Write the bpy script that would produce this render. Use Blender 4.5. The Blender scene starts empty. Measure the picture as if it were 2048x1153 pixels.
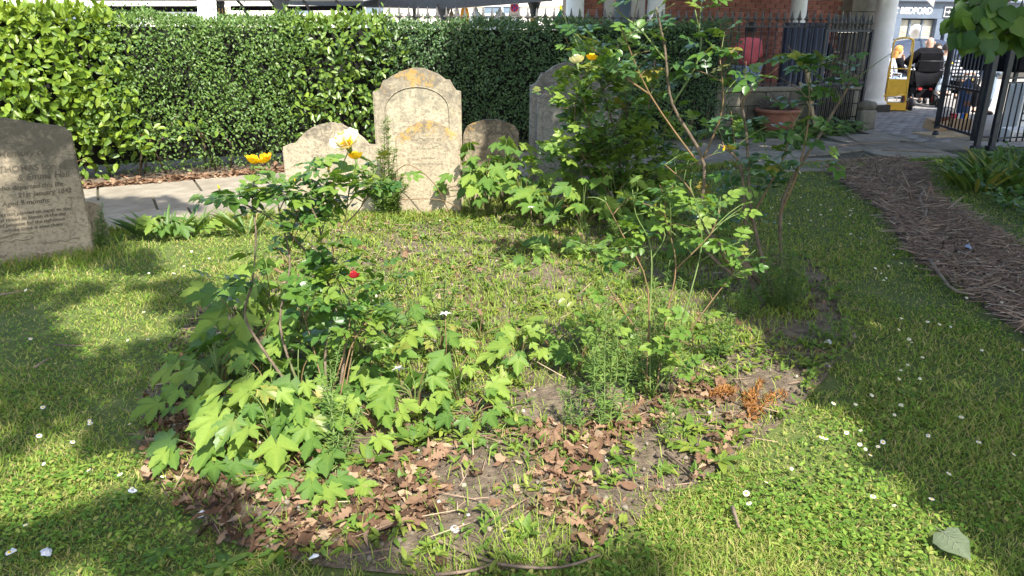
import bpy, bmesh, math, random
import numpy as np
from mathutils import Vector, Matrix, noise as mnoise

# ------------------------------------------------------------------ camera, world, sun, exposure
scn = bpy.context.scene
COL = scn.collection
F, CX, CY, H = 1450.0, 1024.0, 576.5, 1.5
PITCH = math.atan((CY - 75.0) / F)
cp, sp = math.cos(PITCH), math.sin(PITCH)
cam_d = bpy.data.cameras.new('camera')
cam = bpy.data.objects.new('camera', cam_d); COL.objects.link(cam)
cam.location = (0, 0, H); cam.rotation_euler = (math.pi / 2 - PITCH, 0, 0)
cam_d.sensor_width = 36.0; cam_d.lens = 36.0 * F / 2048.0
cam_d.clip_start = 0.05; cam_d.clip_end = 600
scn.camera = cam
SUN_EL, SUN_AZ = math.radians(52), math.radians(25)      # azimuth: how far to the right of straight behind the camera
sun_vec = Vector((math.sin(SUN_AZ) * math.cos(SUN_EL), -math.cos(SUN_AZ) * math.cos(SUN_EL), math.sin(SUN_EL)))
w = bpy.data.worlds.new('World'); scn.world = w; w.use_nodes = True
nt = w.node_tree; nt.nodes.clear()
sky = nt.nodes.new('ShaderNodeTexSky'); sky.sky_type = 'NISHITA'; sky.sun_disc = False
sky.sun_elevation = SUN_EL; sky.sun_rotation = math.atan2(sun_vec.x, sun_vec.y)
sky.air_density = 1.0; sky.dust_density = 2.0; sky.ozone_density = 1.0
bg = nt.nodes.new('ShaderNodeBackground'); bg.inputs[1].default_value = 0.15
wo = nt.nodes.new('ShaderNodeOutputWorld')
nt.links.new(sky.outputs[0], bg.inputs[0]); nt.links.new(bg.outputs[0], wo.inputs[0])
sd = bpy.data.lights.new('sun', 'SUN'); sd.energy = 4.1; sd.angle = math.radians(0.5); sd.color = (1.0, 0.95, 0.86)
so = bpy.data.objects.new('sun', sd); COL.objects.link(so); so.location = (5, -8, 20)
so.rotation_euler = sun_vec.to_track_quat('Z', 'Y').to_euler()
scn.view_settings.view_transform = 'Standard'; scn.view_settings.look = 'None'
scn.view_settings.gamma = 1.0; scn.view_settings.use_curve_mapping = False
scn.view_settings.exposure = 1.5

# ------------------------------------------------------------------ pixel -> place
def ray(px, py):
    x = (px - CX) / F; v = (CY - py) / F
    return (x, cp + v * sp, -sp + v * cp)
def G(px, py, z=0.0):
    d = ray(px, py); k = (z - H) / d[2]; return Vector((d[0] * k, d[1] * k, z))
def P(px, py, Y):
    d = ray(px, py); k = Y / d[1]; return Vector((d[0] * k, Y, H + d[2] * k))

rng = np.random.default_rng(7)
R = random.Random(11)
PI = math.pi

# ------------------------------------------------------------------ object helpers
def link(o, parent=None):
    COL.objects.link(o)
    if parent is not None: o.parent = parent
    return o
def tag(o, label=None, cat=None, group=None, kind=None):
    if label: o['label'] = label
    if cat: o['category'] = cat
    if group: o['group'] = group
    if kind: o['kind'] = kind
    return o
def thing(name, label, cat, loc=(0, 0, 0), rz=0.0, group=None, rx=0.0, ry=0.0):
    o = bpy.data.objects.new(name, None); COL.objects.link(o)
    o.empty_display_size = 0.1
    o.location = loc; o.rotation_euler = (rx, ry, rz)
    return tag(o, label, cat, group)
def mesh_np(name, V, T, mat, tint=None, smooth=True):
    V = np.asarray(V, np.float32); T = np.asarray(T, np.int32)
    me = bpy.data.meshes.new(name)
    me.vertices.add(len(V)); me.vertices.foreach_set('co', V.ravel())
    me.loops.add(T.size); me.loops.foreach_set('vertex_index', T.ravel())
    me.polygons.add(len(T)); me.polygons.foreach_set('loop_start', np.arange(0, T.size, T.shape[1], dtype=np.int32))
    if smooth: me.polygons.foreach_set('use_smooth', np.ones(len(T), bool))
    me.update(calc_edges=True)
    if tint is not None:
        a = me.attributes.new('tint', 'FLOAT', 'POINT'); a.data.foreach_set('value', np.asarray(tint, np.float32))
    if mat: me.materials.append(mat)
    return me
def obj(name, me, parent=None, loc=None):
    o = bpy.data.objects.new(name, me)
    if loc is not None: o.location = loc
    return link(o, parent)
def obj_bm(name, bm, mat, parent=None, smooth=False, loc=None):
    me = bpy.data.meshes.new(name); bm.to_mesh(me); bm.free()
    if smooth:
        for p in me.polygons: p.use_smooth = True
    me.materials.append(mat)
    return obj(name, me, parent, loc)
def struct(o): o['kind'] = 'structure'; return o

def scatter(tmpl, M, L, tint=None):
    """tmpl=(V,T); M (N,3,3) ; L (N,3) -> V,T,tint arrays"""
    V, T = tmpl[:2]; V = np.asarray(V, np.float32); T = np.asarray(T, np.int32)
    tv = tmpl[2] if len(tmpl) > 2 else np.zeros(len(V))
    N = len(L); n = len(V)
    VV = np.einsum('nij,vj->nvi', np.asarray(M, np.float32), V) + np.asarray(L, np.float32)[:, None, :]
    TT = T[None] + (np.arange(N, dtype=np.int32) * n)[:, None, None]
    if tint is None: tint = rng.random(N)
    return VV.reshape(-1, 3), TT.reshape(-1, T.shape[1]), (np.asarray(tint)[:, None] * .86 + tv[None, :]).ravel()
def merge(parts):
    Vs, Ts, ts = [], [], []; off = 0
    for V, T, t in parts:
        Vs.append(V); Ts.append(T + off); ts.append(t); off += len(V)
    return np.concatenate(Vs), np.concatenate(Ts), np.concatenate(ts)
def basis(Y, Z, s=1.0):
    """leaf frames: local +Y along Y (length direction), local Z near Z. arrays (N,3)"""
    Y = np.asarray(Y, float); Z = np.asarray(Z, float)
    Y = Y / (np.linalg.norm(Y, axis=1, keepdims=True) + 1e-9)
    X = np.cross(Y, Z); X /= (np.linalg.norm(X, axis=1, keepdims=True) + 1e-9)
    Z = np.cross(X, Y)
    M = np.stack([X, Y, Z], axis=2)
    return M * (np.asarray(s).reshape(-1, 1, 1) if np.ndim(s) else s)
def m4(M, L):
    m = Matrix.Identity(4)
    for i in range(3):
        for j in range(3): m[i][j] = float(M[i][j])
        m[i][3] = float(L[i])
    return m

def tube_np(pts, radii, seg=6, cap=True):
    pts = np.asarray([tuple(p) for p in pts], float); n = len(pts)
    radii = np.full(n, radii) if np.ndim(radii) == 0 else np.asarray(radii, float)
    tan = np.gradient(pts, axis=0); tan /= np.linalg.norm(tan, axis=1, keepdims=True) + 1e-9
    ref = np.array([0.31, 0.2, 0.93]) if abs(tan[0][2]) < 0.9 else np.array([0.93, 0.2, 0.31])
    V = []
    for i in range(n):
        a = np.cross(tan[i], ref); a /= np.linalg.norm(a) + 1e-9; b = np.cross(tan[i], a)
        for k in range(seg):
            th = 2 * PI * k / seg
            V.append(pts[i] + radii[i] * (math.cos(th) * a + math.sin(th) * b))
    T = []
    for i in range(n - 1):
        for k in range(seg):
            a = i * seg + k; b = i * seg + (k + 1) % seg; c = a + seg; d = b + seg
            T += [(a, b, d), (a, d, c)]
    if cap:
        for base in (0, (n - 1) * seg):
            for k in range(1, seg - 1): T.append((base, base + k, base + k + 1) if base else (base, base + k + 1, base + k))
    return np.array(V), np.array(T)
def tube(name, pts, radii, mat, parent=None, seg=6):
    V, T = tube_np(pts, radii, seg)
    return obj(name, mesh_np(name, V, T, mat), parent)
def tubes(name, lst, mat, parent=None, seg=6):
    parts = []
    for pts, r in lst:
        V, T = tube_np(pts, r, seg); parts.append((V, T, np.zeros(len(V))))
    V, T, t = merge(parts)
    return obj(name, mesh_np(name, V, T, mat), parent)
def smooth_path(pts, n=4):
    pts = [Vector(p) for p in pts]; out = []
    for i in range(len(pts) - 1):
        p0 = pts[max(i - 1, 0)]; p1 = pts[i]; p2 = pts[i + 1]; p3 = pts[min(i + 2, len(pts) - 1)]
        for k in range(n):
            t = k / n
            out.append(0.5 * ((2 * p1) + (p2 - p0) * t + (2 * p0 - 5 * p1 + 4 * p2 - p3) * t * t + (3 * p1 - p0 - 3 * p2 + p3) * t ** 3))
    out.append(pts[-1]); return out

def bx(bm, c, s, rz=0.0, bevel=0.0, rx=0.0, ry=0.0):
    m = Matrix.Translation(c) @ Matrix.Rotation(rz, 4, 'Z') @ Matrix.Rotation(ry, 4, 'Y') @ Matrix.Rotation(rx, 4, 'X') @ Matrix.Diagonal((s[0], s[1], s[2], 1))
    r = bmesh.ops.create_cube(bm, size=1.0, matrix=m)
    if bevel > 0:
        es = list({e for v in r['verts'] for e in v.link_edges})
        bmesh.ops.bevel(bm, geom=es, offset=bevel, segments=1, affect='EDGES')
    return r
def box(name, c, s, mat, parent=None, rz=0.0, bevel=0.0, rx=0.0, ry=0.0):
    bm = bmesh.new(); bx(bm, (0, 0, 0), s, 0, bevel)
    o = obj_bm(name, bm, mat, parent, loc=c); o.rotation_euler = (rx, ry, rz); return o
def lathe_np(prof, seg=20):
    V = []; T = []
    for r, z in prof:
        for k in range(seg):
            a = 2 * PI * k / seg; V.append((r * math.cos(a), r * math.sin(a), z))
    for i in range(len(prof) - 1):
        for k in range(seg):
            a = i * seg + k; b = i * seg + (k + 1) % seg
            T += [(a, b, b + seg), (a, b + seg, a + seg)]
    return np.array(V), np.array(T)
def lathe(name, prof, mat, parent=None, seg=20, loc=None):
    V, T = lathe_np(prof, seg); return obj(name, mesh_np(name, V, T, mat), parent, loc)
def text_mesh(name, s, size, mat, parent, loc, rot, shear=0.0, align='LEFT', ext=0.001, bold=0.0):
    c = bpy.data.curves.new(name, 'FONT'); c.body = s; c.size = size; c.extrude = ext; c.shear = shear; c.align_x = align; c.offset = bold
    t = bpy.data.objects.new(name, c); COL.objects.link(t)
    dg = bpy.context.evaluated_depsgraph_get()
    me = bpy.data.meshes.new_from_object(t.evaluated_get(dg)); me.name = name
    bpy.data.objects.remove(t)
    me.materials.clear(); me.materials.append(mat)
    o = obj(name, me, parent); o.location = loc; o.rotation_euler = rot; return o

# ------------------------------------------------------------------ materials
MATS = {}
def new_mat(name):
    m = bpy.data.materials.new(name); m.use_nodes = True
    MATS[name] = m; n = m.node_tree.nodes; l = m.node_tree.links
    return m, n, l, n['Principled BSDF'], n['Material Output']
def ramp(n, stops):
    r = n.new('ShaderNodeValToRGB'); e = r.color_ramp.elements
    while len(e) > 1: e.remove(e[0])
    e[0].position = stops[0][0]; e[0].color = (*stops[0][1], 1)
    for p, c in stops[1:]:
        x = e.new(p); x.color = (*c, 1)
    return r
def noise_node(n, l, scale, detail=5, rough=0.6, coord='Object', dist=0.0, vec=None):
    t = n.new('ShaderNodeTexNoise'); t.inputs['Scale'].default_value = scale; t.inputs['Detail'].default_value = detail
    t.inputs['Roughness'].default_value = rough; t.inputs['Distortion'].default_value = dist
    if vec is None:
        c = n.new('ShaderNodeTexCoord'); l.new(c.outputs[coord], t.inputs['Vector'])
    else: l.new(vec, t.inputs['Vector'])
    return t
def simple(name, stops, scale=6, detail=6, rough=0.8, bump=0.0, bscale=40, metal=0.0, coord='Object', spec=0.4, vary=0.0):
    m, n, l, b, o = new_mat(name)
    if isinstance(stops[0], (int, float)): stops = [(0.3, tuple(0.8 * v for v in stops)), (0.7, tuple(min(1, 1.12 * v) for v in stops))]
    t = noise_node(n, l, scale, detail, 0.62, coord)
    r = ramp(n, stops)
    if vary:
        oi = n.new('ShaderNodeObjectInfo'); ma = n.new('ShaderNodeMath'); ma.operation = 'MULTIPLY_ADD'
        l.new(oi.outputs['Random'], ma.inputs[0]); ma.inputs[1].default_value = vary; l.new(t.outputs[0], ma.inputs[2])
        mb = n.new('ShaderNodeMath'); mb.operation = 'SUBTRACT'; l.new(ma.outputs[0], mb.inputs[0]); mb.inputs[1].default_value = vary / 2
        l.new(mb.outputs[0], r.inputs[0])
    else: l.new(t.outputs[0], r.inputs[0])
    l.new(r.outputs[0], b.inputs['Base Color'])
    b.inputs['Roughness'].default_value = rough; b.inputs['Metallic'].default_value = metal
    b.inputs['Specular IOR Level'].default_value = spec
    if bump:
        t2 = noise_node(n, l, bscale, 8, 0.65, coord); bp = n.new('ShaderNodeBump')
        bp.inputs['Strength'].default_value = bump; bp.inputs['Distance'].default_value = 0.02
        l.new(t2.outputs[0], bp.inputs['Height']); l.new(bp.outputs[0], b.inputs['Normal'])
    return m
def leaf_mat(name, stops, rough=0.5, trans=0.35, spec=0.35, tcol=(1.25, 1.15, 0.5), bscale=0):
    m, n, l, b, o = new_mat(name)
    at = n.new('ShaderNodeAttribute'); at.attribute_name = 'tint'
    oi = n.new('ShaderNodeObjectInfo')
    ad = n.new('ShaderNodeMath'); ad.operation = 'ADD'; l.new(at.outputs['Fac'], ad.inputs[0]); l.new(oi.outputs['Random'], ad.inputs[1])
    fr = n.new('ShaderNodeMath'); fr.operation = 'PINGPONG'; fr.inputs[1].default_value = 1.0; l.new(ad.outputs[0], fr.inputs[0])
    r = ramp(n, stops); l.new(fr.outputs[0], r.inputs[0])
    nz = noise_node(n, l, 30, 3, 0.6)
    mx = n.new('ShaderNodeMix'); mx.data_type = 'RGBA'; mx.blend_type = 'MULTIPLY'; mx.inputs[0].default_value = 0.5
    r2 = ramp(n, [(0.3, (0.6, 0.62, 0.55)), (0.7, (1.15, 1.12, 1.05))]); l.new(nz.outputs[0], r2.inputs[0])
    l.new(r.outputs[0], mx.inputs[6]); l.new(r2.outputs[0], mx.inputs[7])
    l.new(mx.outputs[2], b.inputs['Base Color']); b.inputs['Roughness'].default_value = rough
    b.inputs['Specular IOR Level'].default_value = spec
    tr = n.new('ShaderNodeBsdfTranslucent')
    mt = n.new('ShaderNodeMix'); mt.data_type = 'RGBA'; mt.blend_type = 'MULTIPLY'; mt.inputs[0].default_value = 1.0
    l.new(mx.outputs[2], mt.inputs[6]); mt.inputs[7].default_value = (*tcol, 1)
    l.new(mt.outputs[2], tr.inputs[0])
    ms = n.new('ShaderNodeMixShader'); ms.inputs[0].default_value = trans
    l.new(b.outputs[0], ms.inputs[1]); l.new(tr.outputs[0], ms.inputs[2]); l.new(ms.outputs[0], o.inputs[0])
    return m

m_grass = leaf_mat('grass_blades', [(0.0, (0.068, 0.15, 0.022)), (0.4, (0.145, 0.265, 0.038)), (0.78, (0.25, 0.36, 0.062)), (0.92, (0.40, 0.38, 0.13)), (1.0, (0.48, 0.39, 0.2))], 0.55, 0.42, 0.15, (1.2, 1.15, 0.4))
m_bedgrass = leaf_mat('bed_grass_blades', [(0.0, (0.12, 0.23, 0.035)), (0.45, (0.24, 0.35, 0.06)), (0.75, (0.36, 0.42, 0.10)), (0.9, (0.46, 0.42, 0.17)), (1.0, (0.52, 0.43, 0.24))], 0.55, 0.42, 0.15, (1.2, 1.15, 0.45))
m_clover = leaf_mat('clover_leaves', [(0.0, (0.065, 0.145, 0.024)), (0.6, (0.15, 0.275, 0.042)), (0.93, (0.26, 0.36, 0.065)), (1.0, (0.36, 0.32, 0.11))], 0.55, 0.4, 0.15, (1.2, 1.15, 0.4))
m_laurel = leaf_mat('laurel_leaves', [(0.0, (0.07, 0.145, 0.018)), (0.5, (0.14, 0.235, 0.025)), (1.0, (0.24, 0.33, 0.04))], 0.4, 0.35, 0.4)
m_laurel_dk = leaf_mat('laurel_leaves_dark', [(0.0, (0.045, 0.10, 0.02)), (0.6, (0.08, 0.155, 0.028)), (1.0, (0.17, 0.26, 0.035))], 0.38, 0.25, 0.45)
m_privet = leaf_mat('privet_leaves', [(0.0, (0.04, 0.095, 0.022)), (0.6, (0.07, 0.15, 0.03)), (1.0, (0.13, 0.21, 0.045))], 0.45, 0.22, 0.4)
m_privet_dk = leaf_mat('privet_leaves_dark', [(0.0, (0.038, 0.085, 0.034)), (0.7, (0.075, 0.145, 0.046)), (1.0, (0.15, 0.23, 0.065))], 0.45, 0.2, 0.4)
m_rose = leaf_mat('rose_leaves', [(0.0, (0.045, 0.115, 0.022)), (0.5, (0.085, 0.18, 0.03)), (0.9, (0.16, 0.26, 0.04)), (1.0, (0.2, 0.22, 0.045))], 0.36, 0.3, 0.5)
m_rose_lt = leaf_mat('rose_leaves_young', [(0.0, (0.09, 0.18, 0.03)), (0.6, (0.15, 0.26, 0.045)), (1.0, (0.22, 0.32, 0.055))], 0.42, 0.38, 0.4)
m_rose_blue = leaf_mat('rose_leaves_glossy', [(0.0, (0.045, 0.105, 0.035)), (0.55, (0.075, 0.155, 0.042)), (0.88, (0.13, 0.22, 0.04)), (1.0, (0.24, 0.2, 0.04))], 0.3, 0.28, 0.6)
m_lobed = leaf_mat('lobed_leaves', [(0.0, (0.065, 0.145, 0.03)), (0.5, (0.13, 0.235, 0.042)), (1.0, (0.24, 0.34, 0.06))], 0.55, 0.4, 0.25)
m_feather = leaf_mat('narrow_leaves', [(0.0, (0.075, 0.155, 0.045)), (0.6, (0.13, 0.225, 0.055)), (1.0, (0.19, 0.29, 0.065))], 0.55, 0.3, 0.3)
m_strap = leaf_mat('strap_leaves', [(0.0, (0.07, 0.14, 0.03)), (0.6, (0.11, 0.2, 0.04)), (0.9, (0.2, 0.24, 0.05)), (1.0, (0.3, 0.27, 0.06))], 0.45, 0.3, 0.4)
m_weed = leaf_mat('weed_leaves', [(0.0, (0.085, 0.17, 0.03)), (0.6, (0.15, 0.24, 0.04)), (1.0, (0.25, 0.3, 0.05))], 0.5, 0.35, 0.3)
m_lime = leaf_mat('lime_leaves', [(0.0, (0.035, 0.09, 0.018)), (0.6, (0.06, 0.13, 0.022)), (1.0, (0.11, 0.19, 0.03))], 0.5, 0.35, 0.3)
m_dead = leaf_mat('dead_leaves', [(0.0, (0.04, 0.023, 0.014)), (0.35, (0.09, 0.05, 0.03)), (0.7, (0.16, 0.092, 0.056)), (0.9, (0.25, 0.155, 0.098)), (1.0, (0.36, 0.26, 0.17))], 0.8, 0.12, 0.2, (1.1, 0.9, 0.7))
m_orange = leaf_mat('dead_needles', [(0.0, (0.15, 0.065, 0.02)), (0.6, (0.28, 0.12, 0.03)), (1.0, (0.4, 0.2, 0.07))], 0.7, 0.2, 0.2, (1, 0.9, 0.6))
m_petal_y = leaf_mat('yellow_petals', [(0.0, (0.88, 0.5, 0.01)), (1.0, (0.92, 0.66, 0.03))], 0.5, 0.25, 0.2, (1, 1, 0.7))
m_petal_c = leaf_mat('cream_petals', [(0.0, (0.85, 0.76, 0.30)), (0.5, (0.9, 0.84, 0.52)), (1.0, (0.9, 0.88, 0.7))], 0.5, 0.2, 0.2, (1, 1, 0.8))
m_petal_r = leaf_mat('red_petals', [(0.0, (0.45, 0.02, 0.03)), (1.0, (0.6, 0.04, 0.06))], 0.5, 0.2, 0.2, (1, 0.6, 0.6))
m_white_petal = leaf_mat('daisy_petals', [(0.0, (0.75, 0.75, 0.72)), (1.0, (0.85, 0.85, 0.82))], 0.6, 0.2, 0.2, (1, 1, 1))
m_daisy_c = simple('daisy_centre', (0.75, 0.5, 0.03), 60, rough=0.8)
m_stem_g = simple('green_stem', [(0.3, (0.08, 0.14, 0.03)), (0.7, (0.16, 0.2, 0.06))], 12, rough=0.6)
m_stem_r = simple('reddish_stem', [(0.3, (0.10, 0.08, 0.03)), (0.7, (0.22, 0.12, 0.06))], 12, rough=0.6)
m_wood_stem = simple('woody_stem', [(0.3, (0.07, 0.05, 0.035)), (0.7, (0.2, 0.15, 0.1))], 25, rough=0.85, bump=0.5, bscale=90)
m_bark = simple('bark', [(0.3, (0.05, 0.04, 0.03)), (0.7, (0.15, 0.12, 0.09))], 8, rough=0.9, bump=0.8, bscale=25)
m_twig = simple('dry_twig', [(0.3, (0.09, 0.065, 0.045)), (0.7, (0.27, 0.2, 0.14))], 20, rough=0.9, vary=0.4)
m_core = simple('hedge_inner_shade', [(0.3, (0.004, 0.005, 0.003)), (0.7, (0.012, 0.012, 0.008))], 20, rough=0.95)  # near-black: the shade inside the hedge is put into this colour
m_soil = simple('soil', [(0.25, (0.06, 0.044, 0.03)), (0.5, (0.15, 0.113, 0.076)), (0.75, (0.28, 0.22, 0.15))], 22, 12, 0.95, 1.0, 75)
m_lawnsoil = simple('lawn_ground', [(0.3, (0.05, 0.085, 0.016)), (0.55, (0.10, 0.13, 0.03)), (0.75, (0.19, 0.165, 0.065))], 9, 10, 0.95, 0.6, 90)
m_barkpath = simple('bark_mulch', [(0.25, (0.05, 0.033, 0.023)), (0.55, (0.125, 0.083, 0.058)), (0.8, (0.22, 0.155, 0.11))], 24, 10, 0.95, 0.9, 70)
m_chip = simple('bark_chip', [(0.3, (0.10, 0.06, 0.042)), (0.7, (0.28, 0.19, 0.135))], 30, rough=0.9)
def chip_mat():
    m = leaf_mat('bark_chips', [(0.0, (0.08, 0.05, 0.036)), (0.6, (0.19, 0.125, 0.09)), (0.93, (0.33, 0.23, 0.165)), (1.0, (0.48, 0.38, 0.28))], 0.85, 0.0, 0.2); return m
m_chips = chip_mat()
m_slab = simple('paving_slab', [(0.25, (0.15, 0.13, 0.095)), (0.55, (0.235, 0.205, 0.155)), (0.8, (0.32, 0.285, 0.22))], 5, 9, 0.85, 0.25, 60, vary=0.25)
m_joint = simple('path_joint', [(0.3, (0.035, 0.035, 0.02)), (0.7, (0.09, 0.085, 0.05))], 12, rough=0.95)
m_iron = simple('black_iron', [(0.3, (0.010, 0.012, 0.016)), (0.75, (0.03, 0.034, 0.042))], 10, rough=0.45, spec=0.5)
m_iron_g = simple('greyed_iron', [(0.3, (0.05, 0.055, 0.055)), (0.7, (0.17, 0.18, 0.17))], 14, rough=0.6)
m_letter = simple('letter_dirt', (0.115, 0.097, 0.07), 30, rough=0.95)

def stone_mat(name, base, dark, lichen=0.0, darkamt=0.5, htop=1.0, pale=None):
    m, n, l, b, o = new_mat(name)
    tc = n.new('ShaderNodeTexCoord')
    t1 = noise_node(n, l, 3.5, 8, 0.65); t2 = noise_node(n, l, 38, 10, 0.75); t3 = noise_node(n, l, 9, 9, 0.72, dist=0.8)
    r1 = ramp(n, [(0.30, tuple(0.8 * v for v in base)), (0.5, base), (0.72, tuple(min(1, 1.22 * v) for v in base))]); l.new(t1.outputs[0], r1.inputs[0])
    # speckle
    r2 = ramp(n, [(0.36, (0.45, 0.43, 0.40)), (0.52, (1, 1, 1)), (0.8, (1.12, 1.1, 1.05))]); l.new(t2.outputs[0], r2.inputs[0])
    mx = n.new('ShaderNodeMix'); mx.data_type = 'RGBA'; mx.blend_type = 'MULTIPLY'; mx.inputs[0].default_value = 0.85
    l.new(r1.outputs[0], mx.inputs[6]); l.new(r2.outputs[0], mx.inputs[7])
    # weathered grey-black growth, heavier toward the exposed top
    sx = n.new('ShaderNodeSeparateXYZ'); l.new(tc.outputs['Object'], sx.inputs[0])
    mr = n.new('ShaderNodeMapRange'); mr.inputs[1].default_value = htop * 0.35; mr.inputs[2].default_value = htop * 1.02; mr.inputs[3].default_value = -0.12; mr.inputs[4].default_value = 0.2
    l.new(sx.outputs[2], mr.inputs[0])
    a1 = n.new('ShaderNodeMath'); a1.operation = 'ADD'; l.new(t3.outputs[0], a1.inputs[0]); l.new(mr.outputs[0], a1.inputs[1])
    rd = ramp(n, [(0.62 - 0.25 * darkamt, (0, 0, 0)), (0.80 - 0.2 * darkamt, (0.85, 0.85, 0.85))]); l.new(a1.outputs[0], rd.inputs[0])
    md = n.new('ShaderNodeMix'); md.data_type = 'RGBA'; l.new(rd.outputs[0], md.inputs[0]); l.new(mx.outputs[2], md.inputs[6]); md.inputs[7].default_value = (*dark, 1)
    last = md.outputs[2]
    if lichen > 0:
        t4 = noise_node(n, l, 26, 10, 0.8, dist=0.1); t5 = noise_node(n, l, 3.1, 3, 0.5)
        a2 = n.new('ShaderNodeMath'); a2.operation = 'MULTIPLY'; l.new(t4.outputs[0], a2.inputs[0]); l.new(t5.outputs[0], a2.inputs[1])
        mr2 = n.new('ShaderNodeMapRange'); mr2.inputs[1].default_value = htop * 0.55; mr2.inputs[2].default_value = htop; mr2.inputs[3].default_value = -0.12; mr2.inputs[4].default_value = 0.05
        l.new(sx.outputs[2], mr2.inputs[0])
        a3 = n.new('ShaderNodeMath'); a3.operation = 'ADD'; l.new(a2.outputs[0], a3.inputs[0]); l.new(mr2.outputs[0], a3.inputs[1])
        rl = ramp(n, [(0.36 - 0.06 * lichen, (0, 0, 0)), (0.39 - 0.06 * lichen, (0.8, 0.8, 0.8))]); l.new(a3.outputs[0], rl.inputs[0])
        ml = n.new('ShaderNodeMix'); ml.data_type = 'RGBA'; l.new(rl.outputs[0], ml.inputs[0]); l.new(last, ml.inputs[6]); ml.inputs[7].default_value = (0.44, 0.27, 0.07, 1)
        last = ml.outputs[2]
    l.new(last, b.inputs['Base Color']); b.inputs['Roughness'].default_value = 0.92; b.inputs['Specular IOR Level'].default_value = 0.15
    bp = n.new('ShaderNodeBump'); bp.inputs['Strength'].default_value = 0.5; bp.inputs['Distance'].default_value = 0.02
    mh = n.new('ShaderNodeMath'); mh.operation = 'ADD'; l.new(t2.outputs[0], mh.inputs[0]); l.new(t3.outputs[0], mh.inputs[1])
    l.new(mh.outputs[0], bp.inputs['Height']); l.new(bp.outputs[0], b.inputs['Normal'])
    return m

# ------------------------------------------------------------------ leaf templates (length along +Y, up +Z)
def t_blade():           # grass blade, unit length, curved
    V = [(-.5, 0, 0), (.5, 0, 0), (-.42, .5, .12), (.42, .5, .12), (0, 1, 0)]
    return np.array(V, float), np.array([(0, 1, 3), (0, 3, 2), (2, 3, 4)])
def t_oval(w=0.5, n=3, fold=0.12, droop=0.15, point=1.0):
    """simple leaf, unit length, width w, folded along the midrib"""
    ys = np.linspace(0, 1, n + 2); V = [(0, 0, 0)]; T = []
    for y in ys[1:-1]:
        ww = w / 2 * math.sin(PI * y ** 0.85) ** 0.8
        z = -droop * y * y
        V += [(-ww, y, z + fold * ww * 2), (0, y, z), (ww, y, z + fold * ww * 2)]
    V.append((0, 1, -droop)); k = len(V) - 1
    T += [(0, 2, 1), (0, 3, 2)]
    for i in range(n - 1):
        a = 1 + 3 * i; b = a + 3
        T += [(a, a + 1, b + 1), (a, b + 1, b), (a + 1, a + 2, b + 2), (a + 1, b + 2, b + 1)]
    a = 1 + 3 * (n - 1); T += [(a, a + 1, k), (a + 1, a + 2, k)]
    return np.array(V, float), np.array(T)
def t_lobed(lobes, teeth=2, droop=0.25, rnd=None):
    """palmate leaf: lobes = [(angle from +Y, length, halfwidth angle)], centre near the stalk"""
    out = []
    for i, (a, L, hw) in enumerate(lobes):
        # valley before, teeth up, tip, teeth down
        for s in (-1, 1):
            seq = [(0.62, 0.95), (0.70, 0.62), (0.83, 0.52), (0.84, 0.28)] if teeth else [(0.65, 0.8), (0.85, 0.4)]
            pts = [(a + s * hw * q, L * r) for r, q in seq]
            if s == -1: out += pts + [(a, L)]
            else: out += pts[::-1]
    out = [(2.75, 0.3)] + out + [(-2.75, 0.3)] if lobes[0][0] > 0 else [(-2.75, 0.3)] + out + [(2.75, 0.3)]
    V = [(0, 0, 0)]; T = []
    # ribs: mid-lobe points raise/lower to catch light
    for k, (a, r) in enumerate(out):
        x = math.sin(a) * r; y = math.cos(a) * r
        near = min(abs(a - la) for la, _, _ in lobes)
        z = -droop * r * r + 0.17 * near / 0.45 * r
        V.append((x, y, z))
    for k in range(1, len(out)): T.append((0, k + 1, k) if out[0][0] < 0 else (0, k, k + 1))
    V = np.array(V, float); V[:, 1] += 0.1
    # inner ring adds curvature
    return V, np.array(T)
T_BLADE = t_blade(); T_LAUREL = t_oval(0.45, 3, 0.18, 0.12); T_PRIVET = t_oval(0.5, 2, 0.15, 0.08); T_NARROW = t_oval(0.17, 2, 0.2, 0.2)
T_STRAP = t_oval(0.085, 5, 0.5, 0.22); T_LEAFLET = t_oval(0.66, 3, 0.2, 0.12); T_ROUND = t_oval(0.85, 3, 0.1, 0.1); T_WEED = t_oval(0.34, 3, 0.15, 0.25)
T_LOBE5 = t_lobed([(-1.75, .5, .42), (-.82, .82, .42), (0, 1.0, .44), (.82, .82, .42), (1.75, .5, .42)])
T_LOBE3 = t_lobed([(-1.05, .72, .5), (0, 1.0, .55), (1.05, .72, .5)])
def t_compound():        # rose leaf: stalk with five oval leaflets
    parts = []
    spec = [(0.58, 0, 0.42), (0.52, 1.0, 0.36), (0.52, -1.0, 0.36), (0.28, 1.15, 0.30), (0.28, -1.15, 0.30)]
    for y, a, s in spec:
        c, sn = math.cos(a), math.sin(a)
        M = np.array([[c, sn, 0], [-sn, c, 0], [0, 0, 1]]) * s
        V = T_LEAFLET[0] @ M.T + np.array([0, y, -0.1 * y * y]); parts.append((V, T_LEAFLET[1], np.zeros(len(V))))
    st = np.array([(-.008, 0, 0), (.008, 0, 0), (.006, .6, -.04), (-.006, .6, -.04)]); parts.append((st, np.array([(0, 1, 2), (0, 2, 3)]), np.zeros(4)))
    V, T, _ = merge(parts); return V, T
T_ROSE = t_compound()
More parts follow.
